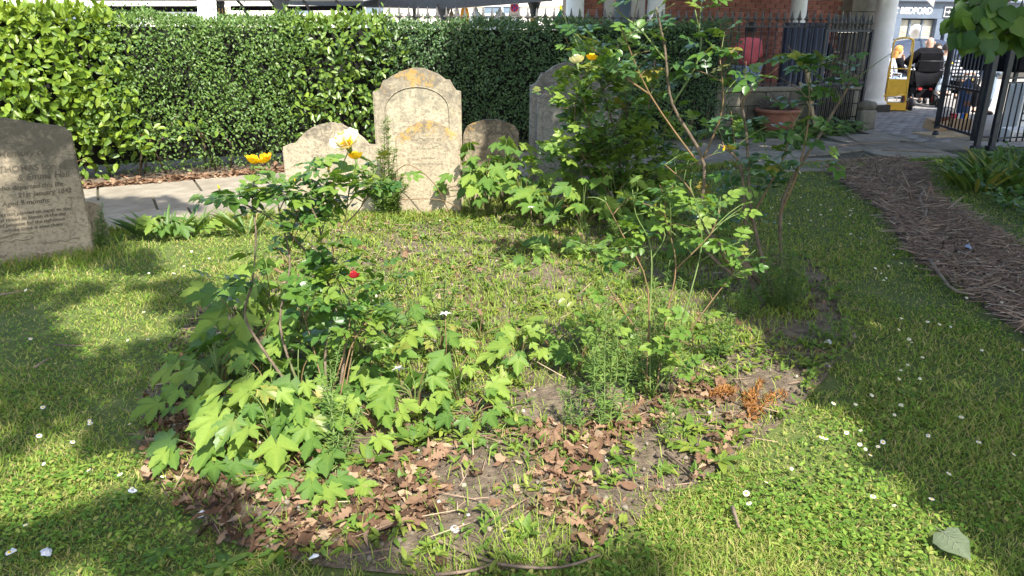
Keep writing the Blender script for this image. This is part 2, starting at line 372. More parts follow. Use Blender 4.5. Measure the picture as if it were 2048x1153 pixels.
def t_lime():            # heart-shaped, pointed, folded along the midrib, toothed
    rows = [(0.0, .05), (.04, .30), (.12, .42), (.26, .48), (.42, .46), (.58, .38), (.74, .25), (.88, .10), (1.0, 0.0)]
    V = []; T = []
    for i, (y, x) in enumerate(rows):
        z = -.28 * y * y; lob = -.09 if i == 1 else 0.0
        for s in (-1, -.5, 0, .5, 1):
            V.append((s * x * (1 + .05 * (-1) ** i), y + (lob if abs(s) == 1 else lob * .4 if s else 0), z + .16 * abs(s) * x - .22 * (abs(s) * x) ** 2 * 2 + (.015 if abs(s) == .5 and i % 2 else 0)))
    for i in range(len(rows) - 1):
        for k in range(4):
            a = 5 * i + k; T += [(a, a + 1, a + 6), (a, a + 6, a + 5)]
    return np.array(V, float), np.array(T)
T_LIME = t_lime()
def t_oak():
    pr = [(0, .03), (.12, .06), (.22, .20), (.30, .10), (.42, .30), (.52, .14), (.66, .34), (.76, .16), (.86, .24), (.96, .12), (1, .0)]
    V = []; T = []
    for y, x in pr:
        z = 0.16 * math.sin(y * 5) * 0.7
        V += [(-x, y, z + x * 0.45), (0, y, z), (x, y, z + x * 0.25)]
    for i in range(len(pr) - 1):
        a = 3 * i; b = a + 3
        T += [(a, a + 1, b + 1), (a, b + 1, b), (a + 1, a + 2, b + 2), (a + 1, b + 2, b + 1)]
    return np.array(V, float), np.array(T)
T_OAK = t_oak()

# lighter ribs: a little of the tint rides on each template's midrib points
def ribbed(t, f): V, T = t[:2]; return (V, T, np.where([f(*v) for v in V], .13, 0.0))
T_LAUREL = ribbed(T_LAUREL, lambda x, y, z: abs(x) < .01); T_LIME = ribbed(T_LIME, lambda x, y, z: abs(x) < .01); T_PRIVET = ribbed(T_PRIVET, lambda x, y, z: abs(x) < .01)
def rib_lobed(t):
    V, T = t[:2]; r = np.hypot(V[:, 0], V[:, 1] - .1); tv = np.zeros(len(V)); tv[0] = .3
    for k in range(1, len(V) - 1):
        if r[k] > r[k - 1] and r[k] > r[k + 1]: tv[k] = .26
    return (V, T, tv)
T_LOBE5 = rib_lobed(T_LOBE5); T_LOBE3 = rib_lobed(T_LOBE3)
def t_scrap(seed):      # torn, half-rotted piece of a leaf
    r = random.Random(seed); V = [(0, .45, .05)]; T = []; n = 9
    for k in range(n): a = 2 * PI * k / n; q = r.uniform(.2, .5); V.append((math.sin(a) * q * .8, .45 + math.cos(a) * q, r.uniform(-.06, .12)))
    for k in range(n): T.append((0, 1 + (k + 1) % n, 1 + k))
    return np.array(V, float), np.array(T)
T_SCRAPS = [t_scrap(k) for k in range(4)] + [t_oval(.42, 3, .3, .25), t_oval(.5, 3, -.25, -.2)]
def rand_dirs(n, up=0.0):
    d = rng.normal(size=(n, 3)); d[:, 2] += up; return d / np.linalg.norm(d, axis=1, keepdims=True)
# ------------------------------------------------------------------ layout helpers
def inside(poly, X, Y):
    X = np.asarray(X); Y = np.asarray(Y); c = np.zeros(X.shape, bool); n = len(poly)
    for i in range(n):
        x1, y1 = poly[i]; x2, y2 = poly[(i + 1) % n]
        cond = ((y1 > Y) != (y2 > Y)) & (X < (x2 - x1) * (Y - y1) / (y2 - y1 + 1e-12) + x1); c ^= cond
    return c
def vnoise(X, Y, s, seed=0.0):
    return np.array([mnoise.noise((x * s, y * s, seed)) for x, y in zip(X, Y)])
def gp(*pts): return [tuple(G(*p).xy) for p in pts]
BED = gp((300, 760), (270, 880), (330, 990), (450, 1085), (640, 1135), (900, 1160), (1130, 1130), (1290, 1040), (1420, 950), (1560, 850), (1640, 770), (1710, 680), (1690, 590), (1620, 520), (1380, 450), (1000, 425), (760, 432), (640, 470), (520, 540), (420, 600), (340, 680))
LITTER = gp((290, 800), (300, 960), (450, 1085), (640, 1135), (900, 1160), (1130, 1130), (1290, 1040), (1420, 950), (1500, 850), (1420, 760), (1250, 830), (1100, 860), (900, 900), (700, 930), (560, 870), (450, 800))
BARK = gp((1640, 335), (1760, 420), (1830, 520), (1960, 610), (2120, 720), (2300, 800), (2300, 620), (2080, 520), (1950, 440), (1870, 395), (1850, 345), (1800, 318), (1700, 322))
# paved path runs beside the hedge; its direction in plan
PA = math.atan(0.545); pu = Vector((math.cos(PA), math.sin(PA), 0)); pn = Vector((-math.sin(PA), math.cos(PA), 0))
p0 = G(330, 455)                        # a point on its lawn edge
PW = (G(330, 368) - p0).dot(pn)         # path width
def path_uv(X, Y):
    return (X - p0.x) * pu.x + (Y - p0.y) * pu.y, (X - p0.x) * pn.x + (Y - p0.y) * pn.y
JUNC = gp((1330, 345), (1560, 335), (1680, 332), (1760, 325), (1900, 318), (1960, 300), (1900, 285), (1860, 262), (1735, 262), (1600, 275), (1300, 300))
HEDGE_OFF = PW + 0.35
def on_path(X, Y):
    u, v = path_uv(X, Y); return ((v > 0) & (v < PW) & (u < 9.2)) | inside(JUNC, X, Y)

# ------------------------------------------------------------------ ground, bed, bark path
def ground_z(x, y): return 0.0
def sheet(name, poly_or_rect, z, mat, step=0.12, amp=0.0, edge=0.0):
    """a ground sheet: polygon filled with a jittered grid, mounded towards its middle"""
    bm = bmesh.new()
    vs = [bm.verts.new((x, y, z)) for x, y in poly_or_rect]
    f = bm.faces.new(vs)
    if amp:
        bmesh.ops.triangulate(bm, faces=[f])
        for _ in range(6):
            es = [e for e in bm.edges if e.calc_length() > step * 2]
            if not es: break
            bmesh.ops.subdivide_edges(bm, edges=es, cuts=1)
            bmesh.ops.triangulate(bm, faces=bm.faces[:])
        for v in bm.verts:
            if not v.is_boundary: v.co.z += amp * (0.5 + 0.8 * mnoise.noise((v.co.x * 2.3, v.co.y * 2.3, 3.0)))
    if f.is_valid and f.normal.z < 0: bmesh.ops.reverse_faces(bm, faces=bm.faces[:])
    return struct(obj_bm(name, bm, mat, smooth=True))
bm = bmesh.new(); bmesh.ops.create_grid(bm, x_segments=60, y_segments=60, size=150, matrix=Matrix.Translation((0, 60, -0.004)))
ground = struct(obj_bm('ground', bm, m_lawnsoil))
bed = sheet('flower_bed', BED, 0.004, m_soil, 0.1, 0.03)
barkp = sheet('bark_path', BARK, 0.004, m_barkpath, 0.15, 0.025)

# paved path: a bed of mortar with single slabs
L0, L1 = -7.0, 9.2
pts = [p0 + pu * L0, p0 + pu * L1, p0 + pu * L1 + pn * PW, p0 + pu * L0 + pn * PW]
bm = bmesh.new(); bm.faces.new([bm.verts.new((q.x, q.y, 0.006)) for q in pts])
path = struct(obj_bm('paved_path', bm, m_joint))
def slab_mesh(poly, z0, z1, name='slab'):
    bm = bmesh.new(); n = len(poly)
    cx = sum(p[0] for p in poly) / n; cy = sum(p[1] for p in poly) / n
    top = [bm.verts.new((cx + (x - cx), cy + (y - cy), z1)) for x, y in poly]
    bot = [bm.verts.new((x, y, z0)) for x, y in poly]
    ft = bm.faces.new(top)
    for i in range(n): bm.faces.new((top[i], bot[i], bot[(i + 1) % n], top[(i + 1) % n]))
    bmesh.ops.recalc_face_normals(bm, faces=bm.faces[:])
    if ft.normal.z < 0: bmesh.ops.reverse_faces(bm, faces=bm.faces[:])
    bmesh.ops.bevel(bm, geom=[e for e in ft.edges], offset=0.006, segments=1, affect='EDGES')
    return bm
rows = [0.0, PW * 0.30, PW * 0.64, PW]
for r in range(3):
    u = L0 + [0, 0.35, 0.1][r]
    while u < L1 - 0.05:
        ln = 0.62 + 0.42 * R.random(); ln = min(ln, L1 - u)
        g = 0.010
        q = [p0 + pu * (u + g) + pn * (rows[r] + g), p0 + pu * (u + ln - g) + pn * (rows[r] + g), p0 + pu * (u + ln - g) + pn * (rows[r + 1] - g), p0 + pu * (u + g) + pn * (rows[r + 1] - g)]
        c = sum(q, Vector()) / 4
        if c.y > 3:
            b = slab_mesh([(v.x - c.x, v.y - c.y) for v in q], 0.0, 0.026 + R.uniform(-.003, .003))
            o = obj_bm('slab', b, m_slab, path, loc=(c.x, c.y, 0)); o.rotation_euler = (R.uniform(-.004, .004), R.uniform(-.004, .004), 0)
        u += ln
# the wider paved place before the gate, irregular flags
bm = bmesh.new(); bm.faces.new([bm.verts.new((x, y, 0.002)) for x, y in JUNC]); bmesh.ops.recalc_face_normals(bm, faces=bm.faces[:])
for f in bm.faces:
    if f.normal.z < 0: f.normal_flip()
junc = struct(obj_bm('gate_paving', bm, m_joint))
jx = [p[0] for p in JUNC]; jy = [p[1] for p in JUNC]
y = min(jy)
while y < max(jy):
    dy = R.uniform(0.6, 0.95); x = min(jx) + R.uniform(-.5, 0)
    while x < max(jx):
        dx = R.uniform(0.7, 1.3); c = (x + dx / 2, y + dy / 2)
        uu, vv = path_uv(c[0], c[1])
        if bool(inside(JUNC, [c[0]], [c[1]])[0]) and not (-0.4 < vv < PW + 0.4 and uu < L1 + 0.3):
            j = lambda: R.uniform(-.05, .05)
            q = [(-dx / 2 + .01, -dy / 2 + .01 + j() * .3), (dx / 2 - .01, -dy / 2 + .01 + j() * .3), (dx / 2 - .01 , dy / 2 - .01), (-dx / 2 + .01, dy / 2 - .01)]
            b = slab_mesh(q, 0.0, 0.022 + R.uniform(-.004, .004)); o = obj_bm('slab', b, m_slab, junc, loc=(c[0], c[1], 0))
        x += dx
    y += dy

# ------------------------------------------------------------------ grass (nobody could count it)
def frustum_pts(n, d0, d1, power=1.0, margin=0.9):
    """points on the ground, thinning with distance from the near edge of the plot"""
    u = rng.random(n)
    d = d0 * (d1 / d0) ** u
    hw = 0.72 * d + margin
    x = (rng.random(n) * 2 - 1) * hw
    keep = rng.random(n) < hw / d / (0.72 + margin / d0)
    return x[keep], d[keep]
def build_blades(x, y, length, width, mat, name, label, lean=0.55, tmpl=T_BLADE, tint=None, zb=0.0, cat='grass', zup=1.0):
    n = len(x); yaw = rng.random(n) * 2 * PI
    Yv = np.stack([np.cos(yaw) * lean * rng.uniform(.3, 1.8, n), np.sin(yaw) * lean * rng.uniform(.3, 1.8, n), np.full(n, zup)], 1)
    Zv = np.stack([np.cos(yaw), np.sin(yaw), np.zeros(n) - .01], 1) * -1 + np.array([0, 0, .3])
    M = basis(Yv, Zv); M[:, :, 0] *= np.asarray(width).reshape(-1, 1); M[:, :, 1] *= np.asarray(length).reshape(-1, 1); M[:, :, 2] *= np.asarray(length).reshape(-1, 1)
    V, T, t = scatter(tmpl, M, np.stack([x, y, np.full(n, zb)], 1), tint)
    return tag(obj(name, mesh_np(name, V, T, mat, t)), label, cat, kind='stuff')
x, y = frustum_pts(520000, 1.35, 10.5)
jx_ = .2 * vnoise(x, y, 5.0, 40.) + .16 * vnoise(x, y, 14.0, 41.); jy_ = .2 * vnoise(x, y, 5.0, 50.) + .16 * vnoise(x, y, 14.0, 51.)
ok = ~inside(BED, x + jx_, y + jy_) & ~on_path(x, y) & ~inside(BARK, x + jx_ * 1.5, y + jy_ * 1.5)
u, v = path_uv(x, y); ok &= v < 0.0 
patch = vnoise(x, y, 1.3, 5.0); patch2 = vnoise(x, y, 4.5, 9.0)
ok &= rng.random(len(x)) < np.clip(0.72 + 0.6 * patch + 0.5 * patch2, 0.25, 1)
x, y, patch = x[ok], y[ok], patch[ok]; d = y
n = len(x)
build_blades(x, y, (0.014 + 0.026 * rng.random(n) ** 1.5) * (0.9 + 0.06 * d) * (1 + 0.5 * patch), 0.0018 + 0.0009 * d, m_grass, 'lawn_grass', 'mown green lawn grass around the flower bed', 1.5, tint=np.clip(rng.random(n) ** 1.3 * 0.9 + 0.16 * patch + .03, 0, 1))
# broad little leaves between the blades
x, y = frustum_pts(170000, 1.35, 9.0)
ok = ~inside(BED, x, y) & ~on_path(x, y) & ~inside(BARK, x, y); u, v = path_uv(x, y); ok &= v < 0
cl = vnoise(x, y, 2.2, 21.0); ok &= rng.random(len(x)) < np.clip(0.22 + 1.2 * cl, 0.04, .8)
x, y = x[ok], y[ok]; n = len(x)
build_blades(x, y, (0.009 + 0.015 * rng.random(n)) * (0.9 + 0.07 * y), (0.006 + 0.010 * rng.random(n)) * (0.9 + 0.07 * y), m_clover, 'lawn_clover', 'small round clover and daisy leaves spread through the lawn', 1.6, T_ROUND, zb=0.018, cat='ground cover', zup=0.5)
# rough grass and weeds inside the bed
MID = gp((520, 560), (470, 640), (700, 760), (900, 800), (1250, 780), (1500, 700), (1640, 640), (1600, 540), (1380, 455), (1000, 430), (760, 436), (640, 475))
x, y = frustum_pts(330000, 1.6, 8.5, margin=0.2)
inb = inside(BED, x, y); mid = inside(MID, x, y)
pn_ = vnoise(x, y, 2.0, 33.0)
ok = inb & (rng.random(len(x)) < np.where(mid, np.clip(0.8 + 0.7 * pn_, 0.25, 1), np.clip(0.15 + 0.5 * pn_, 0.03, .6)))
x, y = x[ok], y[ok]; n = len(x)
build_blades(x, y, 0.018 + 0.075 * rng.random(n) ** 3, 0.002 + 0.0008 * y, m_bedgrass, 'bed_grass', 'long loose grass growing through the flower bed', 0.9, tint=np.clip(rng.random(n) * .62 + .38, 0, 1), zb=0.012)
# tufts along path edges and stone feet
uu = rng.uniform(-6.5, 6.5, 9000); vv = -np.abs(rng.normal(0, .06, 9000)) + .03
x = p0.x + pu.x * uu + pn.x * vv; y = p0.y + pu.y * uu + pn.y * vv
x2 = np.concatenate([rng.normal(G(120, 525).x, .35, 900), rng.normal(-.8, .35, 1200), rng.normal(.6, .6, 900)]); y2 = np.concatenate([rng.normal(5.0, .2, 900), rng.normal(6.15, .08, 1200), rng.normal(6.6, .2, 900)])
x = np.concatenate([x, x2]); y = np.concatenate([y, y2]); n = len(x)
build_blades(x, y, 0.04 + 0.07 * rng.random(n), 0.007, m_grass, 'edge_grass', 'uneven grass fringe along the path edge and stone feet', 0.7)

# ------------------------------------------------------------------ headstones
def arch_outline(wd, ht, kind):
    """front outline (x,z) from bottom left, clockwise seen from the front; kind sets the head"""
    hw = wd / 2; pts = [(-hw, -0.15)]
    if kind == 'shouldered':      # central arch between scooped shoulders
        sh = ht - 0.13 * wd; top = ht
        pts += [(-hw, sh - 0.13 * wd)]
        for k in range(1, 6):     # concave scoop
            a = k / 6 * PI / 2; pts.append((-hw + 0.10 * wd * (math.sin(a)), sh - 0.13 * wd + 0.11 * wd * (1 - math.cos(a))))
        xs = hw - 0.12 * wd
        pts.append((-xs, sh)); pts.append((-xs + 0.05 * wd, sh + 0.004))
        for k in range(1, 14):
            t = k / 14; x = (-xs + 0.05 * wd) + t * 2 * (xs - 0.05 * wd); pts.append((x, sh + (top - sh) * math.sin(PI * t) ** 0.75))
        left = list(pts); 
        pts.append((xs - 0.05 * wd, sh + 0.004)); pts.append((xs, sh))
        for k in range(5, 0, -1):
            a = k / 6 * PI / 2; pts.append((hw - 0.10 * wd * math.sin(a), sh - 0.13 * wd + 0.11 * wd * (1 - math.cos(a))))
        pts.append((hw, sh - 0.13 * wd))
    elif kind == 'ogee':          # small shoulders, wide arch
        sh = ht - 0.27 * wd
        pts.append((-hw, sh)); pts.append((-hw + 0.015, sh + 0.035)); pts.append((-hw + 0.07 * wd, sh + 0.05)); pts.append((-hw + 0.13 * wd, sh + 0.055))
        x0 = -hw + 0.13 * wd
        for k in range(1, 16):
            t = k / 16; pts.append((x0 + t * 2 * -x0, sh + 0.055 + (ht - sh - 0.055) * math.sin(PI * t) ** 0.85))
        pts += [(hw - 0.13 * wd, sh + 0.055), (hw - 0.07 * wd, sh + 0.05), (hw - 0.015, sh + 0.035), (hw, sh)]
    elif kind == 'round':
        sh = ht - 0.3 * wd; pts.append((-hw, sh))
        for k in range(1, 16):
            t = PI * k / 16; pts.append((-hw * math.cos(t), sh + (ht - sh) * math.sin(t) ** 0.9))
        pts.append((hw, sh))
    elif kind == 'wave':          # low wavy head
        sh = ht - 0.10 * wd; pts.append((-hw, sh - 0.04)); pts.append((-hw + 0.03, sh))
        for k in range(0, 17):
            t = k / 16; x = -hw + 0.06 + t * (wd - 0.12); pts.append((x, sh + 0.02 + (ht - sh - 0.02) * (math.sin(PI * t) ** 2 * 0.9 + 0.1 * math.sin(PI * t))))
        pts += [(hw - 0.03, sh), (hw, sh - 0.04)]
    pts.append((hw, -0.15))
    return pts
def slab_from(outline, th, mat, name, parent, jit=0.004, seed=1, bev=0.012, y0=0.0):
    r = random.Random(seed); bm = bmesh.new()
    fr = [bm.verts.new((x + r.uniform(-jit, jit), y0, z + r.uniform(-jit, jit))) for x, z in outline]
    bk = [bm.verts.new((v.co.x, y0 + th, v.co.z)) for v in fr]
    n = len(fr); f1 = bm.faces.new(fr); f2 = bm.faces.new(bk[::-1])
    for i in range(n): bm.faces.new((fr[i], bk[i], bk[(i + 1) % n], fr[(i + 1) % n]))
    bmesh.ops.recalc_face_normals(bm, faces=bm.faces[:])
    es = [e for e in bm.edges if (e.verts[0] in fr and e.verts[1] in fr) or (e.verts[0] in bk and e.verts[1] in bk)]
    bmesh.ops.bevel(bm, geom=es, offset=bev, segments=2, affect='EDGES', clamp_overlap=True)
    bmesh.ops.triangulate(bm, faces=[f for f in bm.faces if len(f.verts) > 4])
    return obj_bm(name, bm, mat, parent)
m_st_tan = stone_mat('tan_stone', (0.43, 0.365, 0.26), (0.13, 0.11, 0.085), 0.0, 0.5, 0.85)
m_st_lich = stone_mat('lichen_stone', (0.40, 0.345, 0.245), (0.16, 0.14, 0.11), 1.2, 0.55, 1.3)
m_st_lich2 = stone_mat('lichen_short_stone', (0.40, 0.335, 0.235), (0.14, 0.12, 0.09), 1.4, 0.45, 0.85)
m_st_pale = stone_mat('pale_tablet', (0.45, 0.39, 0.275), (0.2, 0.185, 0.14), 0.0, 0.5, 1.2)
m_st_grey = stone_mat('grey_stone', (0.33, 0.31, 0.265), (0.12, 0.112, 0.095), 0.35, 0.6, 1.3)
m_st_dark = stone_mat('dark_stone', (0.34, 0.285, 0.205), (0.10, 0.09, 0.07), 0.0, 0.6, 0.8)
m_st_small = stone_mat('small_stone', (0.34, 0.28, 0.19), (0.07, 0.062, 0.05), 0.5, 0.7, 0.78)

# tall stone with an arched recess, and the short one standing before it
YT = 6.75
bl = P(762, 420, YT); br = P(924, 420, YT); top = P(845, 137, YT)
wd = br.x - bl.x + .02; ht = top.z
t = thing('headstone', 'tallest sunlit headstone with arched recessed panel and orange lichen on its head', 'headstone', ((bl.x + br.x) / 2, YT, 0), 0.03)
ol = arch_outline(wd, ht, 'shouldered')
slab_from(ol, 0.10, m_st_lich, 'slab', t, 0.004, 3)
# margin raised round the recess: recess panel with a rounded head, its rim a thin arch moulding
def arch_band(w0, zt, zb, th, n=20, ry=0.7):
    pts = [(-w0, zb)]
    for k in range(n + 1):
        a = PI * k / n; pts.append((-w0 * math.cos(a), zt - w0 * ry + w0 * ry * math.sin(a)))
    pts.append((w0, zb)); return pts
pan = arch_band(wd * 0.35, ht - 0.17, -0.1, 0)
slab_from(pan, 0.006, m_st_pale, 'recessed_panel', t, 0.002, 5, 0.002, -0.004)
rim = [(x, -0.006, z) for x, z in arch_band(wd * 0.365, ht - 0.16, 0.1, 0)]
tube('panel_rim', rim, 0.005, m_st_lich, t, 5)
YF = 6.35
bl = P(800, 425, YF); br = P(914, 425, YF); top = P(853, 243, YF)
wl = P(789, 270, YF).x; wr = P(920, 270, YF).x
t = thing('headstone', 'short worn headstone with faint lettering standing in front of the tallest stone', 'headstone', ((wl + wr) / 2, YF, 0), 0.02, rx=-0.03)
slab_from(arch_outline(wr - wl, top.z, 'ogee'), 0.09, m_st_lich2, 'slab', t, 0.005, 8)
for i, (s, z, sz) in enumerate([('In Memory of', .66, .04), ('WILLIAM', .585, .05), ('who died', .50, .032), ('in the year of our Lord', .45, .028)]):
    text_mesh('inscription', s, sz, m_st_pale, t, (0, -0.0045, z), (PI / 2, 0, 0), 0, 'CENTER', 0.0008)
# left of them
Y2 = 6.55
bl = P(572, 400, Y2); br = P(764, 400, Y2); top = P(662, 247, Y2)
t = thing('headstone', 'broad tan headstone behind the yellow rose bush', 'headstone', ((bl.x + br.x) / 2 + .01, Y2, 0), -0.06)
slab_from(arch_outline(br.x - bl.x + .02, top.z, 'ogee'), 0.10, m_st_tan, 'slab', t, 0.005, 12)
# small one to the right of the tall stone
Y3 = 7.05
bl = P(928, 380, Y3); br = P(1038, 380, Y3); top = P(983, 240, Y3)
t = thing('headstone', 'small round-headed headstone half hidden by lobed leaves', 'headstone', ((bl.x + br.x) / 2, Y3, 0), 0.05)
slab_from(arch_outline(br.x - bl.x, top.z, 'round'), 0.09, m_st_small, 'slab', t, 0.005, 15)
# the grey pair at the right
Y4 = 7.15
bl = P(1060, 380, Y4); top = P(1130, 123, Y4); wd = 0.86
t = thing('headstone', 'rear one of two shaded grey headstones beside the rose thicket', 'headstone', (bl.x + wd / 2, Y4 + .12, 0), 0.10)
slab_from(arch_outline(wd, top.z, 'shouldered'), 0.10, m_st_grey, 'slab', t, 0.004, 18)
t = thing('headstone', 'front one of two shaded grey headstones, leaning beside the rose thicket', 'headstone', (bl.x + wd / 2 + .04, Y4 - .10, 0), 0.10, rx=-0.02)
slab_from(arch_outline(wd - .05, top.z - .115, 'shouldered'), 0.09, m_st_grey, 'slab', t, 0.004, 19)
# left dappled stone, turned towards the bed
a = G(192, 503); ang = math.radians(33)
wd = 1.0; ht = P(110, 243, a.y).z + .05
c = a - Vector((math.cos(ang), math.sin(ang), 0)) * wd / 2
t = thing('headstone', 'dark weathered headstone at the left edge with lettering naming Thomas', 'headstone', (c.x, c.y, 0), ang, rx=-0.06)
slab_from(arch_outline(wd, ht, 'wave'), 0.11, m_st_dark, 'slab', t, 0.006, 22)
zl = lambda py: P(90, py, a.y - .15).z
lines = [('In Memory of', 312, .062, .25, .04), ('THOMAS Son of', 342, .058, 0, .12), ('& Emma Hall', 360, .06, .3, .17), ('who departed this life', 377, .045, .2, .08), ('21st January 1842', 392, .045, .2, .16), ('Aged 9 months.', 407, .045, .2, .04)]
for s, py, sz, sh, dx in lines:
    text_mesh('inscription', s, sz, m_letter, t, (dx + .1, -0.0025, zl(py)), (PI / 2, R.uniform(-.01, .01), 0), sh, 'CENTER', 0.0006, 0.0006)
for k, s in enumerate(['He was not planted on earth to stay', 'But raised to bloom in the day', 'of promise for the righteous', 'whose hope is ever there']):
    text_mesh('inscription', s, .034, m_letter, t, (.15, -0.0025, zl(426 + 10 * k)), (PI / 2, R.uniform(-.012, .012), 0), .2, 'CENTER', 0.0006, 0.0004)
# flaked layers low down
for k in range(9):
    x0 = R.uniform(-.4, .2); z0 = R.uniform(.02, .2); L = R.uniform(.12, .3)
    ps = [(x0 + L * i / 6, -0.002, z0 + R.uniform(-.012, .012)) for i in range(7)]
    tube('flake_edge', ps, [.004 + .004 * R.random() for _ in ps], m_st_dark, t, 5)
b2 = G(196, 485)
t = thing('headstone', 'stub of a broken thin stone just behind the left dappled headstone', 'headstone', (b2.x - .10, b2.y + .12, 0), ang, ry=-0.12)
slab_from([(-.12, -.1), (-.12, .26), (-.05, .29), (.06, .28), (.12, .25), (.12, -.1)], .07, m_st_dark, 'slab', t, .008, 25)

# ------------------------------------------------------------------ hedge: four shrubs in a row
hb = p0 + pn * HEDGE_OFF          # front face line point
HT = 1.66; HD = 0.85
def hedge(name, label, u0, u1, mat, tmpl, n, size, topn=1.0, htop=HT, bulge=0.08, sparse_low=0.3, nparts=300, seed=1, ang=None, HD=0.85):
    org = hb + pu * u0
    t = thing(name, label, 'hedge', (org.x, org.y, 0), PA if ang is None else ang, 'clipped hedge along the path')
    L = u1 - u0
    # core box for the dense inner twigs, coloured near-black to stand for shade
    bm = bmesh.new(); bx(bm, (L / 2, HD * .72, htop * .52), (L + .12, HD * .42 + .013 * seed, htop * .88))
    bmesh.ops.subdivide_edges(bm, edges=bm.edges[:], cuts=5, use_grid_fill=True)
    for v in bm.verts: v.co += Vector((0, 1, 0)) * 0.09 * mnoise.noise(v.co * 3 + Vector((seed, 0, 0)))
    obj_bm('shade_core', bm, m_core, t)
    # stems at the foot
    ls = []
    for k in range(int(L * 5)):
        x = R.uniform(.05, L - .05); y = R.uniform(.12, .5); ls.append(([(x, y, 0), (x + R.uniform(-.12, .12), y + R.uniform(-.1, .05), .3), (x + R.uniform(-.3, .3), y + R.uniform(-.1, .1), .7)], [.014, .010, .006]))
    for pp, rr_ in ls: tube('stem', pp, rr_, m_wood_stem, t, 5)
    # leaves on the front, over the top and at the ends
    nf = int(n * 0.74); nt_ = n - nf
    x = rng.uniform(-.3, L + .3, nf); z = rng.uniform(0.05, htop, nf) ; z = np.where(z < .45, np.where(rng.random(nf) < sparse_low + .2, z, rng.uniform(.45, htop, nf)), z)
    bul = np.array([mnoise.noise((a * 1.7, b * 1.7, seed)) for a, b in zip(x, z)]); clump = np.array([mnoise.noise((a * 6, b * 6, seed + 5)) for a, b in zip(x, z)])
    y = -1.7 * bulge * bul - 0.055 * clump + rng.random(nf) ** 2 * 0.22 - .02 + np.where(z < .5, (.5 - z) * .35, 0) + np.where(z > htop - .2, (z - htop + .2) * .45, 0)
    keep = (rng.random(nf) < np.clip(1.0 + 2.2 * (clump + .15), .3, 1)) & (rng.random(nf) < np.clip(np.minimum(x + .3, L + .3 - x) / .5 + .35 * bul, 0, 1))
    x, y, z = x[keep], y[keep], z[keep]
    xt = rng.uniform(-.12, L + .12, nt_); yt = rng.uniform(.03, HD, nt_)
    ct = np.array([mnoise.noise((a * 5, b * 5, seed + 8)) + 1.1 * mnoise.noise((a * 1.3, b * 1.3, seed + 18)) for a, b in zip(xt, yt)])
    zt = htop + .09 * ct - rng.random(nt_) ** 2 * .12 + .05 * topn * rng.random(nt_) + .16 * topn * (rng.random(nt_) < .05) * rng.random(nt_)
    Lx = np.concatenate([np.stack([x, y, z], 1), np.stack([xt, yt, zt], 1)]); N = len(Lx); nf = len(x)
    out = np.zeros((N, 3)); out[:nf] = (0, -1, .35); out[nf:] = (0, -.25, 1)
    Zv = out + rng.normal(0, .45, (N, 3)) 
    Yv = rng.normal(0, .6, (N, 3)); Yv[:nf, 2] -= .15; Yv[nf:, 2] += .9 * topn; Yv[:nf, 1] -= .3
    s = size * rng.uniform(.65, 1.2, N)
    M = basis(Yv, Zv, s); tint = np.clip(rng.random(N) * .8 + .1 * np.concatenate([clump[keep], ct]) + .2 * (Lx[:, 2] > htop - .12), 0, .999)
    front = np.argsort(Lx[:nf, 1])[:nparts * 4]; pick = rng.choice(front, min(nparts, len(front)), replace=False) if nparts else np.array([], int)
    msk = np.ones(N, bool); msk[pick] = False
    V, T, tt = scatter(tmpl, M[msk], Lx[msk], tint[msk])
    tag(obj('foliage', mesh_np('foliage', V, T, mat, tt), t), kind='stuff')
    me = mesh_np('leaf', tmpl[0], tmpl[1], mat, tmpl[2])
    for i in pick:
        o = obj('leaf', me, t); o.matrix_basis = m4(M[i], Lx[i])
    return t, L
def upx(px):              # distance along the hedge face seen at pixel column px
    best = min(((abs((hb + pu * (k * .02)).x / (hb + pu * (k * .02)).y - (px - CX) / F / cp), k * .02) for k in range(-300, 700)))
    return best[1]
HU = [upx(-150), upx(290), upx(640), upx(800), upx(1455)]
hedge('laurel_hedge', 'bright yellow-green broad-leaved hedge shrub at the left behind the dark headstone', HU[0], HU[1] , m_laurel, T_LAUREL, 5200, 0.112, 1.0, HT + .06, .1, .25, 300, 1)
hedge('privet_hedge', 'fine-leaved sunlit green hedge shrub between the two broad-leaved ones', HU[1], HU[2], m_privet, T_PRIVET, 17000, 0.042, 1.0, HT + .02, .1, .3, 300, 2)
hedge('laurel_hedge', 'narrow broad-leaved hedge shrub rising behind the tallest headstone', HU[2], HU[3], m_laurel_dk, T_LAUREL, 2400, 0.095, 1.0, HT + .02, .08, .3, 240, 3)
hedge('privet_hedge', 'long dark shaded fine-leaved hedge shrub reaching to the iron railing', HU[3], HU[3] + 5.0, m_privet_dk, T_PRIVET, 30000, 0.046, .7, HT, .07, .5, 300, 4, math.atan(.36), .7)
